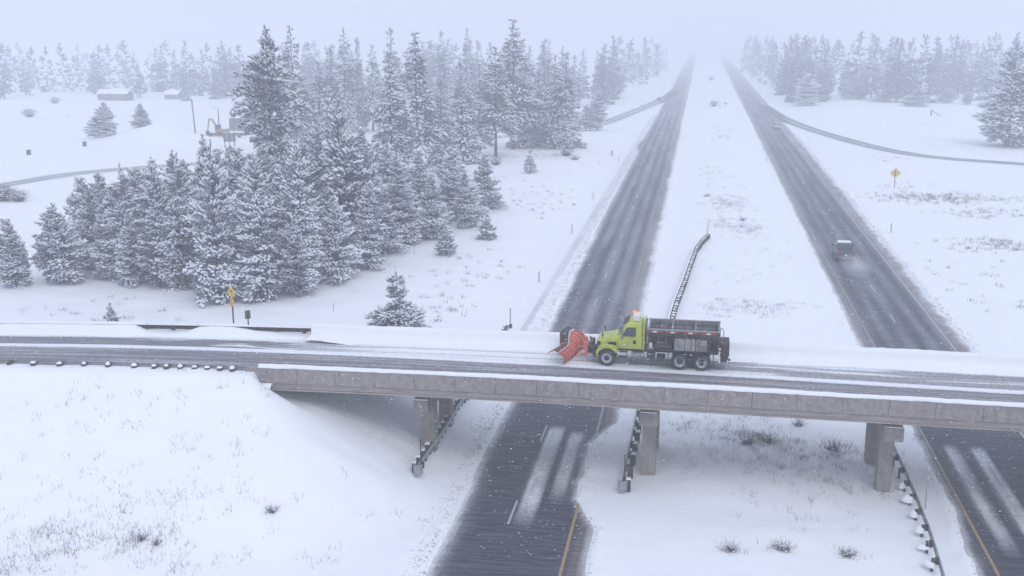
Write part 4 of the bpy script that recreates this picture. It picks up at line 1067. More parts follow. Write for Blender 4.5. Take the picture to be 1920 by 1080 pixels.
# under the cab
P_(MB().cyl((-1.45, .92, .66), (-2.20, .92, .66), .27, n=18).box((-1.65, .92, .66), (.04, .56, .56)).box((-2.0, .92, .66), (.04, .56, .56)), 'fuel_tank', CHROME)
P_(MB().cyl((-1.35, -.92, .66), (-2.3, -.92, .66), .27, n=18), 'fuel_tank', CHROME)
for q in (.86, -.86): P_(MB().box((-2.62, q, .70), (.5, .4, .42)), 'battery_box', CHASSIS, .02)
P_(MB().cyl((-2.95, .80, .52), (-3.45, .80, .52), .13, n=12).cyl((-2.95, .5, .62), (-3.45, .5, .62), .13, n=12).tube([(-2.3, 1.0, .45), (-2.8, 1.02, .42), (-3.3, 1.0, .5)], .025, 5), 'air_tank', CHASSIS)
# hopper body
bx0, bx1 = -2.42, -6.60
def hring(x_, out=0.0):
    return [(x_, 1.20, 2.40), (x_, 1.20, 2.26), (x_, 1.10, 2.22), (x_, 1.06, 2.0), (x_, .52, 1.24), (x_, .52, 1.12), (x_, -.52, 1.12), (x_, -.52, 1.24), (x_, -1.06, 2.0), (x_, -1.10, 2.22), (x_, -1.20, 2.26), (x_, -1.20, 2.40),
            (x_, -1.10, 2.40), (x_, -1.02, 2.04), (x_, -.46, 1.30), (x_, .46, 1.30), (x_, 1.02, 2.04), (x_, 1.10, 2.40)]
hopper = P_(MB().loft([hring(bx0), hring(bx1)]), 'hopper', BODYST)
MB().loft([[(x_, 1.098, 2.402), (x_, 1.016, 2.045), (x_, .455, 1.308), (x_, -.455, 1.308), (x_, -1.016, 2.045), (x_, -1.098, 2.402), (x_, -1.09, 2.402), (x_, -1.008, 2.048), (x_, -.45, 1.312), (x_, .45, 1.312), (x_, 1.008, 2.048), (x_, 1.09, 2.402)] for x_ in (bx0 - .03, bx1 + .03)]).build('hopper_lining', INNER, hopper)
for xe in (bx0, bx1): MB().prism([(1.18, 2.40), (1.08, 2.0), (.52, 1.24), (-.52, 1.24), (-1.08, 2.0), (-1.18, 2.40)], xe - .025, xe + .025, axis='X').build('end_plate', BODYST, hopper)
for s in (1, -1):
    MB().box(((bx0 + bx1) / 2, s * 1.20, 2.42), (bx0 - bx1 + .1, .10, .09)).build('top_rail', GALV, hopper)
for q in np.linspace(bx0 - .05, bx1 + .05, 4): MB().box((q, 0, 2.40), (.06, 2.3, .06)).build('cross_bar', GALV, hopper)
for yq in (-.5, .5): MB().cyl((bx0, yq, 2.34), (bx1, yq, 2.34), .022, n=5).build('screen_bar', STEEL_D, hopper)
P_(MB().box(((bx0 + bx1) / 2, 0, 1.42), (bx0 - bx1 - .3, .95, .28), taper=.6), 'sand_load', INNER)
# outer ribs
for i, q in enumerate(np.linspace(bx0 - .06, bx1 + .06, 9)):
    for s in (1, -1):
        V = [(q - .03, s * 1.19, 2.26), (q + .03, s * 1.19, 2.26), (q + .03, s * 1.16, 1.14), (q - .03, s * 1.16, 1.14), (q - .03, s * 1.05, 2.2), (q + .03, s * 1.05, 2.2), (q + .03, s * .50, 1.14), (q - .03, s * .50, 1.14)]
        MB().add(V, [(0, 1, 2, 3), (7, 6, 5, 4), (0, 4, 5, 1), (1, 5, 6, 2), (2, 6, 7, 3), (3, 7, 4, 0)]).build('side_rib', BODYST, hopper)
nt_ = 16
for i in range(nt_):
    L_ = (bx0 - bx1) / nt_
    P_(MB().box((bx0 - L_ * (i + .5), 1.212, 2.285), (L_ * .96, .016, .09)), 'reflective_tape', REDT if i % 2 == 0 else (WHT if i % 4 == 1 else RUST))
P_(MB().box(((bx0 + bx1) / 2, 0, 1.09), (bx0 - bx1, 2.2, .07)), 'subframe', CHASSIS)
# pale tank compartments along the side
for (x0, x1, m_) in ((-3.98, -4.56, TANK), (-4.59, -4.94, TANK), (-4.96, -5.20, TANK), (-5.22, -5.92, RUSTED)):
    P_(MB().box(((x0 + x1) / 2, .98, 1.53), (abs(x1 - x0), .44, .72)), 'tank', m_, .03)
P_(MB().box((-5.66, 1.20, 1.70), (.36, .02, .28)), 'tank_door', TANK, .01)
P_(MB().box((-3.3, .92, 1.36), (1.0, .30, .22)).cyl((-2.9, .95, 1.55), (-3.6, .95, 1.55), .12, n=10), 'hydraulic_reservoir', BODYST, .02)
P_(MB().box((-4.75, 1.06, 1.165), (3.6, .30, .05)), 'side_shelf', STEEL_D)
# rear fenders, flaps
for s in (1, -1):
    a, b = sorted((s * .66, s * 1.25))
    P_(MB().prism(arch(-4.33, .52, .60, .64, math.pi * .98, math.pi * .25) , a, b), 'rear_fender', BLACKP)
    P_(MB().prism(arch(-5.62, .52, .60, .64, math.pi * .75, math.pi * .02) , a, b), 'rear_fender', BLACKP)
    P_(MB().box((-4.97, s * .98, 1.02), (1.1, .56, .04)), 'fender_top', BLACKP)
    P_(MB().box((-6.30, s * .95, .55), (.03, .58, .62)), 'mud_flap', BLACKP)
    P_(MB().box((-3.62, s * .95, .62), (.03, .5, .5)), 'mud_flap', BLACKP)
# spreader at the tail
P_(MB().box((-6.92, 0, 1.22), (.56, 1.3, .86)).box((-6.92, .2, .66), (.42, .6, .36), taper=1.1), 'spreader_chute', STEEL_D, .03)
P_(MB().box((-6.90, .92, 1.30), (.50, .42, .76)).box((-6.90, .92, .78), (.40, .30, .42)), 'rear_cabinet', STEEL_D, .03)
P_(MB().cyl((-7.02, 0, .40), (-7.02, 0, .45), .30, n=18).cyl((-7.02, 0, .45), (-7.02, 0, .7), .05, n=8), 'spinner', STEEL_D)
P_(MB().tube([(-6.62, .95, 1.9)] + [(-6.70 - .13 * math.sin(math.pi * i / 8), .95, 2.30 - .32 * math.cos(math.pi * i / 8) * -1 * -1) for i in range(9)] + [(-6.62, .95, 2.6)], .025, 6).tube([(-6.62, .95, 2.55), (-6.6, .95, 1.2)], .035, 6).tube([(-6.6, .95, 1.80), (-7.05, .98, 1.58), (-7.12, .98, 1.1)], .03, 6).tube([(-6.6, -.9, 2.55), (-6.6, -.9, 1.2)], .035, 6), 'ladder_rail', CHROME)
for zz in (1.42, 1.20, .62):
    P_(MB().box((-6.63, 1.235, zz), (.11, .05, .12)), 'rear_lamp', WHITEP, .02)
P_(MB().box((-6.60, 1.22, .98), (.10, .04, .30)), 'lamp_bracket', WHITEP)
P_(MB().box((-7.1, 1.0, .62), (.12, .2, .18)), 'caked_snow', SNOWD, .05)
# front hitch and plough
P_(MB().box((1.02, 0, .78), (.42, .95, .20)).box((.95, .45, .92), (.16, .12, .62)).box((.95, -.45, .92), (.16, .12, .62)).box((.98, 0, 1.22), (.14, 1.1, .12)).box((1.12, .3, .62), (.3, .2, .26)).cyl((1.0, .55, .6), (1.12, .55, 1.34), .05, n=8).cyl((.92, 0, .7), (1.12, 0, 1.46), .06, n=8).box((.86, .7, .80), (.14, .3, .5)), 'hitch', CHASSIS, .01)
P_(MB().tube([(1.1, .4, .55), (1.9, .75, .42)], .06, 6).tube([(1.1, -.4, .55), (1.7, -.9, .42)], .06, 6).box((1.34, .1, .74), (.26, 1.3, .46)).box((1.36, .62, .88), (.22, .24, .84)).box((1.40, -.3, 1.0), (.14, .2, .7)).tube([(1.25, .2, .95), (1.75, .3, .85)], .07, 7).tube([(1.25, -.5, .95), (1.6, -.8, 1.1)], .06, 7), 'push_frame', ORANGE, .01)
NT = 12
def BH(t): return .55 + .10 * t + .50 * float(sst(.42, .66, t)) - .30 * float(sst(.85, 1.0, t))
def blade(t, a, off=0.0):
    """t along the blade (0 = near end, 1 = far end), a up the curl 0..1"""
    px_, py_ = 2.62 + (1.72 - 2.62) * t, 1.62 + (-1.75 - 1.62) * t
    h = BH(t)
    th = -.35 + 2.0 * a
    rr = h * .62 + off
    cxx, czz = px_ + h * .42, h * .56
    # concave towards the front (+x): the arc sweeps from the cutting edge up and over
    return (cxx - rr * math.cos(th), py_, czz + rr * math.sin(th) * 1.0 + .06)
rows_f = [[blade(i / NT, j / 10) for j in range(11)] for i in range(NT + 1)]
rows_b = [[blade(i / NT, j / 10, .04) for j in range(11)] for i in range(NT + 1)]
mb = MB(); mb.loft([rf + rb[::-1] for rf, rb in zip(rows_f, rows_b)], m=0, smooth=False)
ORANGE_S = mat('snow_spattered_orange', (0.60, 0.075, 0.03), 0.55, var=0.6, vscale=3.2, vary=(0.42, 0.20, 0.15), stretch=(1, 1, 1.8))
mold = P_(mb, 'moldboard', ORANGE_S)
MB().loft([[blade(i / NT, j / 10, -.006) for j in range(11)] + [blade(i / NT, j / 10, -.001) for j in range(10, -1, -1)] for i in range(NT + 1)]).build('blade_face', DEFL, mold)
for t in (.03, .2, .37, .54, .71, .88, .985):
    R = []
    for j in range(11):
        x_, y_, z_ = blade(t, j / 10, .04); x2, y2, z2 = blade(t, j / 10, .13)
        R.append([(x_, y_ - .025, z_), (x_, y_ + .025, z_), (x2, y2 + .025, z2), (x2, y2 - .025, z2)])
    MB().loft(R).build('rib', ORANGE, mold)
for a_ in (.30, .62, .9): MB().tube([blade(i / NT, a_, .09) for i in range(NT + 1)], .035, 5).build('brace', ORANGE, mold)
MB().loft([[(lambda q: (q[0] + dx, q[1], q[2] + dz))(blade(i / NT, 0)) for dx, dz in ((-.03, -.10), (.03, -.10), (.03, .03), (-.03, .03))] for i in range(NT + 1)]).build('cutting_edge', RUST, mold)
# rubber deflector along the top, laid forward over the curl
for ta, tb, fw, up in ((.0, .46, .72, .13), (.46, 1.0, .80, .13)):
    R = []; R2 = []
    for i in range(9):
        u_ = i / 8; t = ta + (tb - ta) * u_; q = blade(t, .92)
        f2 = fw * (1.0 - .25 * (u_ if ta == 0 else 1 - u_)) ; up2 = up + (.16 * math.sin(math.pi * u_) if ta > 0 else 0)
        q = (q[0] - .05, q[1], q[2] + .05)
        pts = [q, (q[0] + f2 * .5, q[1], q[2] + up2 + .05), (q[0] + f2, q[1], q[2] + up2 * .6 - .06)]
        R.append(pts + [(p[0], p[1], p[2] - .03) for p in reversed(pts)])
        R2.append([(p[0], p[1], p[2] + .012) for p in (pts[0], (q[0] + f2 * .10, q[1], q[2] + up2 * .22 + .014), (q[0] + f2 * .17, q[1], q[2] + up2 * .36 + .022))])
    P_(MB().loft(R), 'deflector', DEFL)
    me_ = MB().loft(R2, closed=False, caps=False); P_(me_, 'clinging_snow', SNOWD)
    P_(MB().tube([(r_[2][0], r_[2][1], r_[2][2]) for r_ in R], .022, 5), 'deflector_edge', ORANGE)
    for r_ in (R[0], R[-1]): P_(MB().tube([r_[0], r_[1], r_[2]], .03, 5), 'deflector_edge', ORANGE)
P_(MB().tube([tuple(Vector(blade(i / NT, .96, .05))) for i in range(NT + 1)], .035, 5), 'top_edge', ORANGE)
# snow clinging on the blade
P_(MB().loft([[tuple(Vector(blade(i / NT, a_, -.03 - (.05 * ((i * 7) % 3) / 3)))) for a_ in (.52, .60, .66)] + [tuple(Vector(blade(i / NT, a_, -.008))) for a_ in (.68, .5)] for i in range(2, 11)], smooth=True), 'clinging_snow', SNOWD)
P_(MB().cyl((2.72, 1.58, .75), (2.78, 1.62, 1.35), .012, n=5), 'marker_stick', ORANGE)
P_(MB().cyl((1.75, -1.7, 1.7), (1.72, -1.74, 2.3), .012, n=5), 'marker_stick', ORANGE)

# ------------------------------------------------------------------ vehicles on the highway
CARP = mat('dark_grey_car_paint', (0.04, 0.045, 0.055), 0.35, var=.3, vscale=3, vary=(.09, .095, .10))
CARW = mat('pale_car_paint', (0.55, 0.56, 0.52), 0.4)
TAIL = mat('tail_lamp', (0.30, 0.02, 0.02), 0.3)
def car_wheels(root, xs_, w, r=.38):
    for x_ in xs_:
        for s in (1, -1):
            mb = MB(); a, b = sorted((s * w, s * (w - .24))); mb.lathe([(a, r * .6), (a + .02, r * .95), (a + .05, r), (b - .05, r), (b - .02, r * .95), (b, r * .6)], (0, 0, 0), n=18)
            t = mb.build('wheel', RUBBER, root); t.location = (x_, 0, r)
            mb = MB(); mb.lathe([(s * (w + .003), r * .6), (s * (w - .03), r * .5), (s * (w - .03), .02)], (0, 0, 0), n=14); mb.build('rim', GALV, t)
def pickup():
    r = empty('pickup_truck', (16.45, 128.4, 0.005), math.pi / 2)
    tag(r, 'dark grey pickup truck trailing snow spray, seen from behind on the highway', 'truck')
    side = [(2.75, .5), (2.85, .75), (2.78, 1.05), (1.45, 1.22), (-2.75, 1.22), (-2.80, .55), (-2.45, .5), (-2.0, .5), (-1.9, .75), (-1.65, .92), (-1.3, .92), (-1.05, .75), (-.95, .5), (1.25, .5), (1.35, .75), (1.6, .92), (1.95, .92), (2.2, .75), (2.3, .5)]
    MB().prism(side, -1.0, 1.0).build('body', CARP, r, bevel=.05)
    V = []
    cabp = [(1.45, 1.20), (.75, 1.86), (.3, 1.93), (-.75, 1.92), (-1.05, 1.84), (-1.15, 1.20)]
    n = len(cabp); f_ = lambda z: .95 if z < 1.3 else .95 - .16 * (z - 1.3) / .6
    c_ = MB().add([(x_, f_(z_), z_) for x_, z_ in cabp] + [(x_, -f_(z_), z_) for x_, z_ in cabp], [(i, (i + 1) % n, n + (i + 1) % n, n + i) for i in range(n)] + [tuple(range(n - 1, -1, -1)), tuple(range(n, 2 * n))]).build('cabin', CARP, r, bevel=.05)
    MB().add([(-1.16, .78, 1.36), (-1.08, .72, 1.80), (-1.08, -.72, 1.80), (-1.16, -.78, 1.36)], [(0, 1, 2, 3)]).build('rear_window', GLASS, c_, fix=False)
    for s in (1, -1):
        MB().add([(1.15, s * .955, 1.32), (.72, s * .845, 1.80), (-.9, s * .845, 1.80), (-1.0, s * .955, 1.32)], [(0, 1, 2, 3) if s < 0 else (3, 2, 1, 0)]).build('side_window', GLASS, c_, fix=False)
        MB().box((1.05, s * 1.14, 1.32), (.14, .26, .24)).build('side_mirror', BLACKP, r, bevel=.02)
        MB().box((-2.79, s * .88, .98), (.06, .18, .40)).build('tail_light', TAIL, r)
    MB().box((-.2, 0, 1.955), (1.35, 1.5, .07)).build('roof_snow', SNOW_CAP, c_, bevel=.03)
    MB().box((-1.95, 0, 1.235), (1.45, 1.66, .02)).build('truck_bed', BLACKP, r)
    MB().box((-2.80, 0, .98), (.05, 1.5, .44)).build('tailgate', CARP, r, bevel=.01)
    MB().box((-2.90, 0, .58), (.18, 1.9, .2)).build('bumper', CHROME, r, bevel=.02)
    MB().box((-2.835, 0, .82), (.02, .32, .16)).build('number_plate', WHT, r)
    car_wheels(r, (1.78, -1.48), 1.0)
    return r
pickup()
def sedan(x, y, rz, label, paint, name='passenger_car'):
    r = empty(name, (x, y, 0.005 if y > 0 else 0), rz); tag(r, label, 'car')
    side = [(2.2, .32), (2.25, .6), (2.1, .80), (1.1, .95), (-1.7, 1.0), (-2.15, .92), (-2.2, .4), (-1.75, .32), (-1.65, .58), (-1.35, .7), (-1.05, .58), (-.95, .32), (1.0, .32), (1.1, .58), (1.4, .7), (1.7, .58), (1.8, .32)]
    MB().prism(side, -.9, .9).build('body', paint, r, bevel=.06)
    cp = [(1.1, .93), (.35, 1.42), (-.9, 1.45), (-1.6, .98)]; n = 4; f_ = lambda z: .86 if z < 1.1 else .70
    c_ = MB().add([(x_, f_(z_), z_) for x_, z_ in cp] + [(x_, -f_(z_), z_) for x_, z_ in cp], [(i, (i + 1) % n, n + (i + 1) % n, n + i) for i in range(n)] + [(3, 2, 1, 0), (4, 5, 6, 7)]).build('cabin', GLASS, r, bevel=.04)
    MB().box((-.25, 0, 1.455), (1.2, 1.3, .06)).build('roof', SNOW_CAP, r, bevel=.02)
    for s in (1, -1):
        MB().box((-2.2, s * .66, .78), (.05, .3, .14)).build('tail_light', TAIL, r)
        MB().box((2.2, s * .66, .66), (.05, .3, .12)).build('headlight', WHT, r)
    car_wheels(r, (1.4, -1.35), .88, .32)
sedan(19.9, 318, -math.pi / 2 + math.pi, 'pale car far up the highway near the on-ramp fork', CARW)
sedan(float(np.interp(452, [440, 495], [-20.5, -17.3])), 452, math.pi / 2, 'tiny dark car leaving on the off-ramp in the haze', CARP)
sedan(-14.6, 515, -math.pi / 2, 'faint dark car far up the other highway, almost lost in the fog', CARP)
for o in C.objects:
    if o.get('label', '').startswith('tiny dark car'): o.location.z = .065

# ------------------------------------------------------------------ signs, posts, sticks
SIGNY = mat('yellow_sign_sheeting', (0.80, 0.50, 0.02), 0.45)
SIGNO = mat('faded_orange_sign_sheeting', (0.72, 0.42, 0.06), 0.5, var=.3, vscale=1.0, vary=(.60, .52, .12))
SIGNBK = mat('sign_back_metal', (0.13, 0.14, 0.15), 0.6, .3)
BLK = mat('black_print', (0.012, 0.012, 0.012), 0.6)
def diamond(mb, s, z, y=0, th=.02, m=0):
    d = s / math.sqrt(2); mb.prism([(0, z + d), (d, z), (0, z - d), (-d, z)], y - th / 2, y + th / 2, m=m); return mb
def stroke(mb, pts, w, y, th=.006):
    for (x0, z0), (x1, z1) in zip(pts[:-1], pts[1:]):
        L_ = math.hypot(x1 - x0, z1 - z0); a = math.atan2(z1 - z0, x1 - x0)
        mb.box(((x0 + x1) / 2, y, (z0 + z1) / 2), (L_ + w * .6, th, w), ry=-a)
# turn sign at the overpass
sx, sy_ = -31.5, 66.35
sgn_ = empty('turn_warning_sign', (sx, sy_, gz(sx, sy_) - .1), math.radians(-32))
tag(sgn_, 'yellow diamond turn arrow sign with two plaques on a dark post beside the overpass', 'sign')
MB().box((0, .03, 1.2), (.10, .06, 2.6)).build('post', POST_W, sgn_)
diamond(MB(), .62, 2.28).build('sign_panel', SIGNY, sgn_, bevel=.004)
a_ = MB(); stroke(a_, [(.10, 2.10), (.10, 2.36), (-.06, 2.36)], .055, -.016); a_.prism([(-.05, 2.46), (-.20, 2.36), (-.05, 2.26)], -.019, -.013); a_.build('arrow', BLK, sgn_)
for k_, zc in enumerate((1.72, 1.42)):
    MB().box((0, 0, zc), (.42, .02, .28)).build('plaque', SIGNY, sgn_, bevel=.004)
pm_ = MB(); stroke(pm_, [(-.06, 1.80), (-.12, 1.72), (-.06, 1.64)], .035, -.016); stroke(pm_, [(.02, 1.74), (.12, 1.74)], .035, -.016); stroke(pm_, [(-.13, 1.50), (.13, 1.50)], .03, -.016); stroke(pm_, [(-.13, 1.42), (.13, 1.42)], .02, -.016); stroke(pm_, [(-.10, 1.34), (.08, 1.34)], .03, -.016)
pm_.build('plaque_print', BLK, sgn_)
bk = empty('sign_seen_from_behind', (-31.1, 67.9, gz(-31.1, 67.9)), math.radians(40)); tag(bk, 'small dark narrow sign back just behind the yellow turn sign', 'sign')
MB().box((0, 0, .75), (.08, .06, 1.7)).build('post', POST_W, bk); MB().box((0, .04, 1.35), (.40, .02, .62)).build('sign_panel', SIGNBK, bk, bevel=.004)
# diamond sign by the other highway
dx_, dy_ = 32.2, 191.5
ds_ = empty('diamond_warning_sign', (dx_, dy_, gz(dx_, dy_) - .1), math.radians(-6)); tag(ds_, 'faded yellow diamond warning sign on a thin post in the snow beside the highway', 'sign')
MB().box((0, .05, 1.6), (.12, .08, 3.4)).build('post', STEEL_D, ds_)
diamond(MB(), 1.30, 2.62, th=.03).build('sign_panel', SIGNO, ds_, bevel=.006)
q_ = MB(); stroke(q_, [(0, 2.12), (0, 3.05)], .13, -.024); stroke(q_, [(-.16, 2.30), (-.02, 2.62)], .10, -.024); q_.prism([(-.17, 2.86), (0, 3.14), (.17, 2.86)], -.028, -.020); q_.build('merge_symbol', BLK, ds_)
# delineators
def delin(x, y, h, label, group='delineator posts beside the highways', w=.09, m=BLACKP):
    z = gz(x, y); mb = MB().box((0, 0, h / 2 - .15), (w, .04, h + .3)); o = mb.build('delineator_post', m, None, loc=(x, y, z)); tag(o, label, 'marker post', group)
    MB().box((0, -.024, h - .1), (w * .8, .006, .14)).build('reflector', WHT, o)
delin(-17.0, 110.2, 1.25, 'dark delineator post in the verge, nearest the overpass')
delin(-17.2, 140.1, 1.25, 'dark delineator post in the verge, second from the overpass')
delin(-17.6, 170.9, 1.25, 'dark delineator post in the verge, third from the overpass')
delin(-18.1, 227.7, 1.25, 'faint delineator post in the verge, farthest toward the off-ramp')
delin(12.6, 228.5, 1.3, 'thin delineator post at the median edge of the pickup truck highway')
delin(24.6, 146.1, 1.3, 'dark delineator post in the snow bank past the pickup truck')
delin(34.2, 342.0, 1.3, 'tiny delineator post inside the fork of the on-ramp')
delin(12.6, 57.2, 1.9, 'slim pale rod standing by the snow-pillowed guardrail', w=.05, m=GALV)
for i, (x, y, h, lb) in enumerate([(-33.0, 118.0, .9, 'thin pale stake below the small pines on the slope'), (-29.4, 92.4, .8, 'thin stake near the lone bushy pine'), (-33.8, 92.5, .7, 'short stake just beyond the overpass rail'), (-26.8, 70.6, .9, 'little stake beyond the dark barrier band'), (-37.4, 46.5, 1.0, 'dry stalk standing alone on the near snow slope'), (-57.5, 300.0, .9, 'little post far behind the ponderosa')]):
    z = gz(x, y); o = MB().cyl((0, 0, -.2), (.05, 0, h), .022, n=5).build('stake', TWIG if i == 4 else POST_W, None, loc=(x, y, z)); tag(o, lb, 'stake', 'thin stakes in the snow')
# utility poles
def pole(x, y, h, lab, lean=0.0, lamp=False, name='utility_pole'):
    r = empty(name, (x, y, gz(x, y))); tag(r, lab, 'pole'); r.rotation_euler = (0, lean, 0)
    MB().cyl((0, 0, -.4), (0, 0, h), .19, .12, n=9).build('shaft', BARK, r)
    if lamp: MB().tube([(0, 0, h), (-.5, 0, h + .3), (-1.2, 0, h + .3)], .05, 6).box((-1.4, 0, h + .3), (.5, .2, .12)).build('lamp_head', GALV, r)
    else: MB().box((0, .15, h - .7), (.3, .3, .6)).build('transformer', GALV, r); MB().cyl((0, 0, h - .1), (0, 0, h + .25), .05, n=6).build('insulator', GALV, r)
pole(-131.8, 262.2, 8.9, 'leaning wooden utility pole standing alone in the white field', -.05)
pole(-127.8, 268.0, 6.2, 'thin lamp pole between the yellow digger and the grey shed', 0, True, 'lamp_pole')
pole(-208, 440, 9.0, 'faint pole in front of the far treeline', 0)
# three-legged board
MET = mat('grey_board', (0.20, 0.195, 0.20), 0.7)
bd = empty('notice_board', (-106.6, 228.4, gz(-106.6, 228.4)), .2); tag(bd, 'grey board on three legs seen from behind near the clump', 'sign')
for q in (-1.1, 0, 1.1): MB().box((q, 0, 1.6), (.18, .14, 3.8)).build('leg', POST_W, bd)
for q in range(4): MB().box((-1.05 + .7 * q, .09, 2.35), (.68, .04, 2.0)).build('panel', MET, bd)
MB().box((0, .09, 3.38), (2.9, .1, .08)).build('snow_cap', SNOW_CAP, bd)
# excavator
YEL = mat('excavator_yellow', (0.40, 0.31, 0.12), 0.6, var=.3, vscale=2)
ex = empty('excavator', (-122.3, 257.5, gz(-122.3, 257.5)), math.radians(185)); tag(ex, 'yellow excavator with its arm folded down beside the grey shed', 'excavator')
for s in (1, -1): MB().loft([[(a, s * 1.1 - .28, b) for a, b in ((-1.6, .15), (1.6, .15), (1.85, .45), (1.6, .8), (-1.6, .8), (-1.85, .45))], [(a, s * 1.1 + .28, b) for a, b in ((-1.6, .15), (1.6, .15), (1.85, .45), (1.6, .8), (-1.6, .8), (-1.85, .45))]]).build('track', STEEL_D, ex)
MB().box((-.3, 0, 1.35), (3.0, 2.3, .9)).build('house', YEL, ex, bevel=.08)
MB().prism([(-.1, 1.8), (-.1, 2.9), (1.0, 2.9), (1.3, 1.8)], .1, 1.1).build('cabin', GLASS, ex, bevel=.05)
MB().tube([(1.0, -.2, 1.7), (2.2, -.2, 4.0), (3.1, -.2, 4.3)], [.30, .26, .2], 6).build('boom', YEL, ex)
MB().tube([(3.1, -.2, 4.3), (3.6, -.2, 1.2)], [.24, .15], 6).build('arm', YEL, ex)
MB().prism([(3.3, .3), (4.0, .4), (3.9, 1.3), (3.4, 1.2), (3.1, .7)], -.6, .3).build('bucket', STEEL_D, ex)
MB().box((-.6, 0, 1.84), (2.0, 2.1, .08)).build('snow_cover', SNOW_CAP, ex)
# shed
SHED = mat('grey_green_siding', (0.16, 0.18, 0.19), 0.8, var=.2, vscale=2)
sh = empty('shed', (-126.0, 275.5, gz(-126, 275.5)), .15); tag(sh, 'small grey shed with a snowy roof beside the excavator', 'shed')
MB().box((0, 0, 1.5), (3.6, 3.0, 3.4)).build('wall', SHED, sh); MB().prism([(-2.1, 3.1), (0, 3.9), (2.1, 3.1), (2.1, 3.25), (0, 4.1), (-2.1, 3.25)], -1.8, 1.8).build('roof', SNOW_CAP, sh)
MB().box((.2, -1.52, 1.1), (1.0, .05, 2.2)).build('door', MET, sh)
pr_ = empty('pipe_rack', (-121.5, 252.5, gz(-121.5, 252.5)), .1); tag(pr_, 'low stack of dark rails lying in the snow in front of the excavator', 'pipe rack')
for q in range(4): MB().cyl((-2.5 + q * .3, q * .35, .5 + .1 * q), (8 + q, q * .35, .5 + .1 * q), .14, n=6).build('pipe', RUST, pr_)
for q in (-1.5, 2, 6): MB().box((q, .5, .2), (.25, 2, .5)).build('trestle', POST_W, pr_)
# far houses
BRN = mat('brown_siding', (0.13, 0.105, 0.10), 0.85, var=.3, vscale=1)
def house(x, y, w, d, h, rz, lab, roofm=SNOW_CAP):
    r = empty('low_house', (x, y, gz(x, y)), rz); tag(r, lab, 'house')
    MB().box((0, 0, h / 2), (w, d, h)).build('wall', BRN, r)
    MB().prism([(-d / 2 - .5, h - .1), (0, h + 1.5), (d / 2 + .5, h - .1), (d / 2 + .5, h + .15), (0, h + 1.8), (-d / 2 - .5, h + .15)], -w / 2 - .4, w / 2 + .4, axis='X').build('roof', roofm, r)
    for q in (-.3, .05, .32):
        f_ = MB().box((w * q, -d / 2 - .02, h * .55), (1.2, .05, 1.0)).build('window', WHT, r); MB().box((w * q, -d / 2 - .05, h * .55), (1.0, .03, .8)).build('pane', GLASS, f_)
    MB().box((w * .18, -d / 2 - .02, h * .42), (.9, .05, h * .8)).build('door', MET, r)
house(-245, 418, 12.5, 7, 2.7, .12, 'long low brown house under a snowy roof before the far treeline')
house(-224, 428, 6, 5, 2.0, .1, 'small outbuilding next to the long low brown house')
# gate brace in the field
gb = empty('fence_corner', (71.2, 367, gz(71.2, 367)), .2); tag(gb, 'lone fence corner post with a slanting brace in the field', 'fence')
MB().box((0, 0, .9), (.3, .3, 2.4)).build('post', POST_W, gb); MB().tube([(0, 0, 1.8), (3.0, 0, .2)], .12, 6).build('brace', POST_W, gb)
fence_posts = [(-146, 201.5), (-143.5, 214)]
for i, (x, y, lab) in enumerate([(-146.5, 200, 'small dark marker box at the outer end of the field track'), (-142.0, 206.0, 'second small dark marker box along the field track'), (-140.0, 224, 'upright dark marker box where the field track bends'), (-20.3, 236, 'stub post beside the highway bank')]):
    z = gz(x, y); o = MB().box((0, 0, .5), (.7 if i < 3 else .25, .6 if i < 3 else .25, 1.2)).build('marker_box', STEEL_D, None, loc=(x, y, z), bevel=.05); tag(o, lab, 'marker box')
    MB().box((0, 0, 1.14), (.66 if i < 3 else .24, .56 if i < 3 else .24, .08)).build('snow_cap', SNOW_CAP, o)

# ------------------------------------------------------------------ bushes, weeds, falling snow, air
def bush_mesh(seed, n, h, r, snow=.35):
    rg = random.Random(seed); mb = MB()
    for i in range(n):
        a = rg.random() * 6.28; el = rg.uniform(.5, 1.5); L_ = h * rg.uniform(.6, 1.1)
        p = Vector((rg.uniform(-.15, .15) * r, rg.uniform(-.15, .15) * r, -.05)); d = Vector((math.cos(a) * math.cos(el) * r / h, math.sin(a) * math.cos(el) * r / h, math.sin(el)))
        pts = [p]; 
        for k in range(3):
            d = (d + Vector((rg.uniform(-.3, .3), rg.uniform(-.3, .3), rg.uniform(-.1, .15)))).normalized(); pts.append(pts[-1] + d * L_ / 3)
        mb.tube([tuple(q) for q in pts], [.016, .012, .008, .004], n=3)
        if rg.random() < snow:
            q = pts[2]; s_ = rg.uniform(.04, .10)
            mb.add([(q.x - s_, q.y, q.z), (q.x, q.y - s_, q.z), (q.x + s_, q.y, q.z), (q.x, q.y + s_, q.z), (q.x, q.y, q.z + s_ * .8), (q.x, q.y, q.z - s_ * .3)], [(0, 1, 4), (1, 2, 4), (2, 3, 4), (3, 0, 4), (1, 0, 5), (2, 1, 5), (3, 2, 5), (0, 3, 5)], 1, True)
    return mb.mesh('bush', [TWIG, SNOW_TREE])
BM = [bush_mesh(s, 62, 1.0, 1.5) for s in (1, 2, 3)] + [bush_mesh(s, 190, 1.0, .8, .6) for s in (4, 5)]
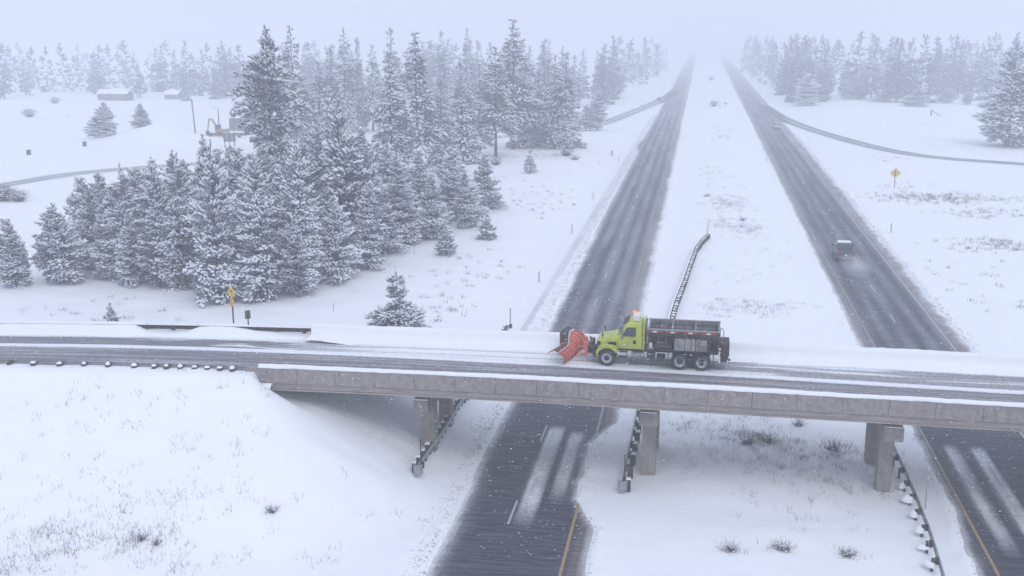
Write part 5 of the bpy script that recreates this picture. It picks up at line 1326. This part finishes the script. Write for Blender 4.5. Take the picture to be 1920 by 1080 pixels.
BUSHES=[(4.6,64.9,1.0,'brownish leafless bush in the median under the overpass, largest there'),
(3.3,64.1,1.0,'brown leafless bush touching the largest one under the overpass'),
(6.7,68.3,0.8,'thin bush close under the bridge beam'),
(8.5,64.6,1.0,'wispy twig bush beside the outermost pier'),
(2.0,49.5,0.7,'low twig tuft in the near median, first of three in a row'),
(4.6,50.3,0.8,'low twig tuft in the near median, middle of three'),
(7.7,50.5,0.7,'low twig tuft in the near median, last of three toward the rail'),
(-27.0,45.1,0.6,'small dark twig bush at the foot of the near embankment'),
(-26.1,44.9,0.5,'little twig bush next to the small dark one on the embankment'),
(-21.2,47.8,0.6,'tiny twig bush midway up the near embankment'),
(-28.7,223.0,2.6,'wide patch of brown brush below the twin firs'),
(-26.3,217.4,1.8,'snow-dusted low bush in front of the brown brush patch'),
(-40.1,203.8,2.2,'grey brush at the foot of the middle grove trunks'),
(-105.2,145.6,3.4,'bare twiggy shrub at the outer frame edge in the field'),
(-102.8,145.5,2.6,'rounded bare shrub beside the twiggy one in the field'),
(2.3,411.5,3.0,'grey bush in the median far up between the highways'),
(1.7,661.6,3.2,'hazy brush in the median near the vanishing highways'),
(6.8,425.8,1.6,'small low bush next to the grey median bush'),
(-219.0,320.1,4.0,'pale round bare tree in the far white field'),
(-256.6,392.5,3.6,'faint bare shrub beyond the pale round one'),
(0.5,173.3,0.9,'small twiggy bush in the median weeds beyond the curved guardrail'),
(5.5,150.7,0.9,'dark dot-like bush in the median weed patch'),
(-19.9,163.8,0.5,'tiny bush in the verge')]
for i, (x, y, sc, lab) in enumerate(BUSHES):
    o = bpy.data.objects.new('leafless_bush', BM[i % 3] if sc < 2 else BM[3 + i % 2]); link(o)
    o.location = (x, y, gz(x, y)); o.scale = (sc, sc, sc * .8); o.rotation_euler = (0, 0, i * 1.7); tag(o, lab, 'bush')
def weeds(name, patches, h0, h1, m=GRASS, seed=3, wid=.018):
    rg = np.random.default_rng(seed); Vs = []
    for (cx_, cy_, rx, ry, n) in patches:
        # tufted scatter
        nc = max(3, n // 9); c = rg.normal(0, .5, (nc, 2)) * [rx, ry] + [cx_, cy_]
        pts = c[rg.integers(0, nc, n)] + rg.normal(0, .22, (n, 2))
        z = ground(pts[:, 0], pts[:, 1]); h = rg.uniform(h0, h1, n); a = rg.uniform(0, 6.28, n); ln = rg.normal(0, .45, (n, 2)) * h[:, None]
        b0 = np.stack([pts[:, 0] - np.cos(a) * wid, pts[:, 1] - np.sin(a) * wid, z - .03], 1); b1 = np.stack([pts[:, 0] + np.cos(a) * wid, pts[:, 1] + np.sin(a) * wid, z - .03], 1)
        t = np.stack([pts[:, 0] + ln[:, 0], pts[:, 1] + ln[:, 1], z + h], 1)
        Vs.append(np.stack([b0, b1, t], 1).reshape(-1, 3))
    V = np.concatenate(Vs); F = np.arange(len(V)).reshape(-1, 3)
    me = tri_mesh(name, V, F, np.zeros(len(F)), [m], smooth=False); o = link(bpy.data.objects.new(name, me)); return tag(o, kind='stuff')
weeds('dry_weeds', [(-32.5,44.2,4.5,2.4,600),(-31.1,44.8,4.0,2.0,420),(-29.0,45.3,4.5,2.0,360),(-26.9,45.1,2.0,1.2,260),(-24.6,43.8,3.0,1.0,150),(-32.3,42.1,2.0,0.8,200),(-32.6,48.9,14.0,5.0,420),(-25.3,49.9,9.0,5.0,260),(-33.7,53.9,11.0,3.0,220),(-25.9,46.7,9.0,3.0,200),(-26.2,55.0,4.0,1.5,40),(4.0,65.2,3.0,1.8,1100),(1.0,67.6,5.0,3.0,900),(8.4,64.2,3.5,2.5,900),(5.7,61.2,5.0,3.0,900),(9.0,58.7,2.6,2.0,260),(5.8,55.2,4.0,2.0,160),(12.9,65.0,1.0,2.0,50),(0.0,61.8,3.0,3.0,160),(2.0,49.6,0.7,0.4,60),(4.6,50.4,0.9,0.4,90),(7.8,50.6,0.8,0.4,80),(3.7,165.3,4.0,9.0,1800),(5.8,144.2,3.0,7.0,1100),(2.4,147.9,3.0,6.0,600),(4.3,114.0,4.0,6.0,160),(4.4,100.0,5.0,4.0,1100),(1.4,95.4,3.0,3.0,120),(8.3,126.4,3.0,12.0,150)], .08, .38, wid=.012)
weeds('dry_weeds', [(37.0,178.7,11.0,6.0,2800),(40.8,164.2,8.0,6.0,700),(35.9,138.2,7.0,5.0,1100),(34.4,192.3,5.0,4.0,160),(3.6,294.6,5.0,30.0,350),(3.6,411.8,5.0,25.0,260),(1.8,201.3,4.0,18.0,200),(36.2,234.7,9.0,9.0,150),(65.2,323.6,25.0,14.0,300),(-30.1,222.8,6.0,6.0,500),(-36.9,182.9,6.0,7.0,220),(-26.8,157.1,6.0,7.0,250),(-26.1,168.5,6.0,9.0,260),(-26.7,92.3,4.0,4.0,120),(-24.3,96.9,4.0,4.0,240),(-26.6,108.4,5.0,6.0,180),(-24.3,114.4,5.0,6.0,160),(-62.0,87.9,8.0,2.5,90),(-56.4,86.9,9.0,2.0,60),(-54.7,93.6,6.0,3.0,60),(27.8,108.5,6.0,8.0,130),(28.6,124.0,6.0,10.0,110),(-206.7,317.3,30.0,10.0,260),(-134.8,343.0,30.0,12.0,160),(-178.0,348.7,40.0,10.0,160)], .15, .48, seed=8, wid=.024)
# crumbs of dirty slush thrown along the verges
SLUSH = mat('dirty_slush', (0.40, 0.385, 0.40), 0.8, var=0.5, vscale=2, vary=(0.66, 0.66, 0.70))
rg = np.random.default_rng(7)
_y = 42 + (rg.uniform(0, 1, 5200) ** 1.5) * 260
_w = rg.integers(0, 4, 5200); _o = np.abs(rg.normal(0, .55, 5200)) + .05
_x = np.where(_w <= 1, A_left(_y) - _o - .25 * (_w == 1), np.where(_w == 2, B_right(_y) + _o * .8, np.where(rg.uniform(0, 1, 5200) < .5, A_right(_y) + _o * .4, B_left(_y) - _o * .4)))
_z = ground(_x, _y); _s = rg.uniform(.018, .050, 5200) * (1 + _y / 200)
oct0 = np.array([(1.2, 0, 0), (0, 1, 0), (-1.2, 0, 0), (0, -1, 0), (.1, 0, .8), (0, 0, -.6)])
_V = oct0[None] * _s[:, None, None] * rg.uniform(.7, 1.3, (5200, 6, 1)) + np.stack([_x, _y, _z + _s * .2], 1)[:, None, :]
_F = (np.array([(0, 1, 4), (1, 2, 4), (2, 3, 4), (3, 0, 4), (1, 0, 5), (2, 1, 5), (3, 2, 5), (0, 3, 5)])[None] + (np.arange(5200) * 6)[:, None, None]).reshape(-1, 3)
tag(link(bpy.data.objects.new('slush_crumbs', tri_mesh('slush_crumbs', _V.reshape(-1, 3), _F, np.zeros(len(_F)), [SLUSH], smooth=False))), kind='stuff')
# snow in the air: small loose flakes
rg = np.random.default_rng(12)
n = 26000
d = rg.uniform(24, 120, n); ax_ = rg.uniform(-.30, .30, n) * 1.75; el = rg.uniform(-.52, .06, n)
cx_, sx_ = math.cos(PHI), math.sin(PHI)
fx = d * ax_ * .97; fy = d
X_ = fx * cx_ - fy * sx_; Y_ = fx * sx_ + fy * cx_; Z_ = 25.2 + d * (el)
ok = Z_ > ground(X_, Y_) + .2
X_, Y_, Z_ = X_[ok], Y_[ok], Z_[ok]; n = len(X_)
s_ = rg.uniform(.005, .010, n) ; 
oct_ = np.array([(3.2, 0, .6), (0, 1, 0), (-3.2, 0, -.6), (0, -1, 0), (0, 0, 1), (0, 0, -1)])
of = np.array([(0, 1, 4), (1, 2, 4), (2, 3, 4), (3, 0, 4), (1, 0, 5), (2, 1, 5), (3, 2, 5), (0, 3, 5)])
V = oct_[None] * s_[:, None, None] + np.stack([X_, Y_, Z_], 1)[:, None, :]
F = (of[None] + (np.arange(n) * 6)[:, None, None]).reshape(-1, 3)
me = tri_mesh('falling_snow', V.reshape(-1, 3), F, np.zeros(len(F)), [SNOW_TREE], smooth=False)
tag(link(bpy.data.objects.new('falling_snow', me)), kind='stuff')
# snow thrown up behind the pickup
def spray(x, y, z, sx, sy2, sz, dens, name='snow_spray'):
    mb = MB(); mb.lathe([(-1, .02), (-.8, .6), (-.4, .92), (0, 1), (.4, .92), (.8, .6), (1, .02)], (0, 0, 0), n=16)
    m = bpy.data.materials.new('snow_dust'); m.use_nodes = True; N, L = m.node_tree.nodes, m.node_tree.links; N.clear()
    out = N.new('ShaderNodeOutputMaterial'); v = N.new('ShaderNodeVolumePrincipled'); v.inputs['Color'].default_value = (.96, .97, 1, 1)
    tc = N.new('ShaderNodeTexCoord'); no = N.new('ShaderNodeTexNoise'); no.inputs['Scale'].default_value = 2.2; no.inputs['Detail'].default_value = 3
    L.new(tc.outputs['Object'], no.inputs['Vector'])
    gr = N.new('ShaderNodeTexGradient'); gr.gradient_type = 'SPHERICAL'; L.new(tc.outputs['Object'], gr.inputs['Vector'])
    mu = N.new('ShaderNodeMath'); mu.operation = 'MULTIPLY'; L.new(no.outputs['Fac'], mu.inputs[0]); L.new(gr.outputs['Fac'], mu.inputs[1])
    m2 = N.new('ShaderNodeMath'); m2.operation = 'MULTIPLY'; m2.inputs[1].default_value = dens; L.new(mu.outputs[0], m2.inputs[0]); L.new(m2.outputs[0], v.inputs['Density'])
    L.new(v.outputs[0], out.inputs['Volume'])
    o = mb.build(name, m, None, loc=(x, y, z)); o.scale = (sx, sy2, sz); return tag(o, kind='stuff')
spray(16.9, 120.5, .75, 1.9, 6.5, .95, .38)
# the air itself
mb = MB().box((0, 1130, 22.5), (2000, 2500, 50))
m = bpy.data.materials.new('snowy_air'); m.use_nodes = True; N, L = m.node_tree.nodes, m.node_tree.links; N.clear()
out = N.new('ShaderNodeOutputMaterial'); v = N.new('ShaderNodeVolumePrincipled'); v.inputs['Color'].default_value = (.90, .93, 1.0, 1); v.inputs['Density'].default_value = HAZE_DENSITY
v.inputs['Anisotropy'].default_value = 0.0
L.new(v.outputs[0], out.inputs['Volume'])
tag(mb.build('haze', m), kind='stuff')
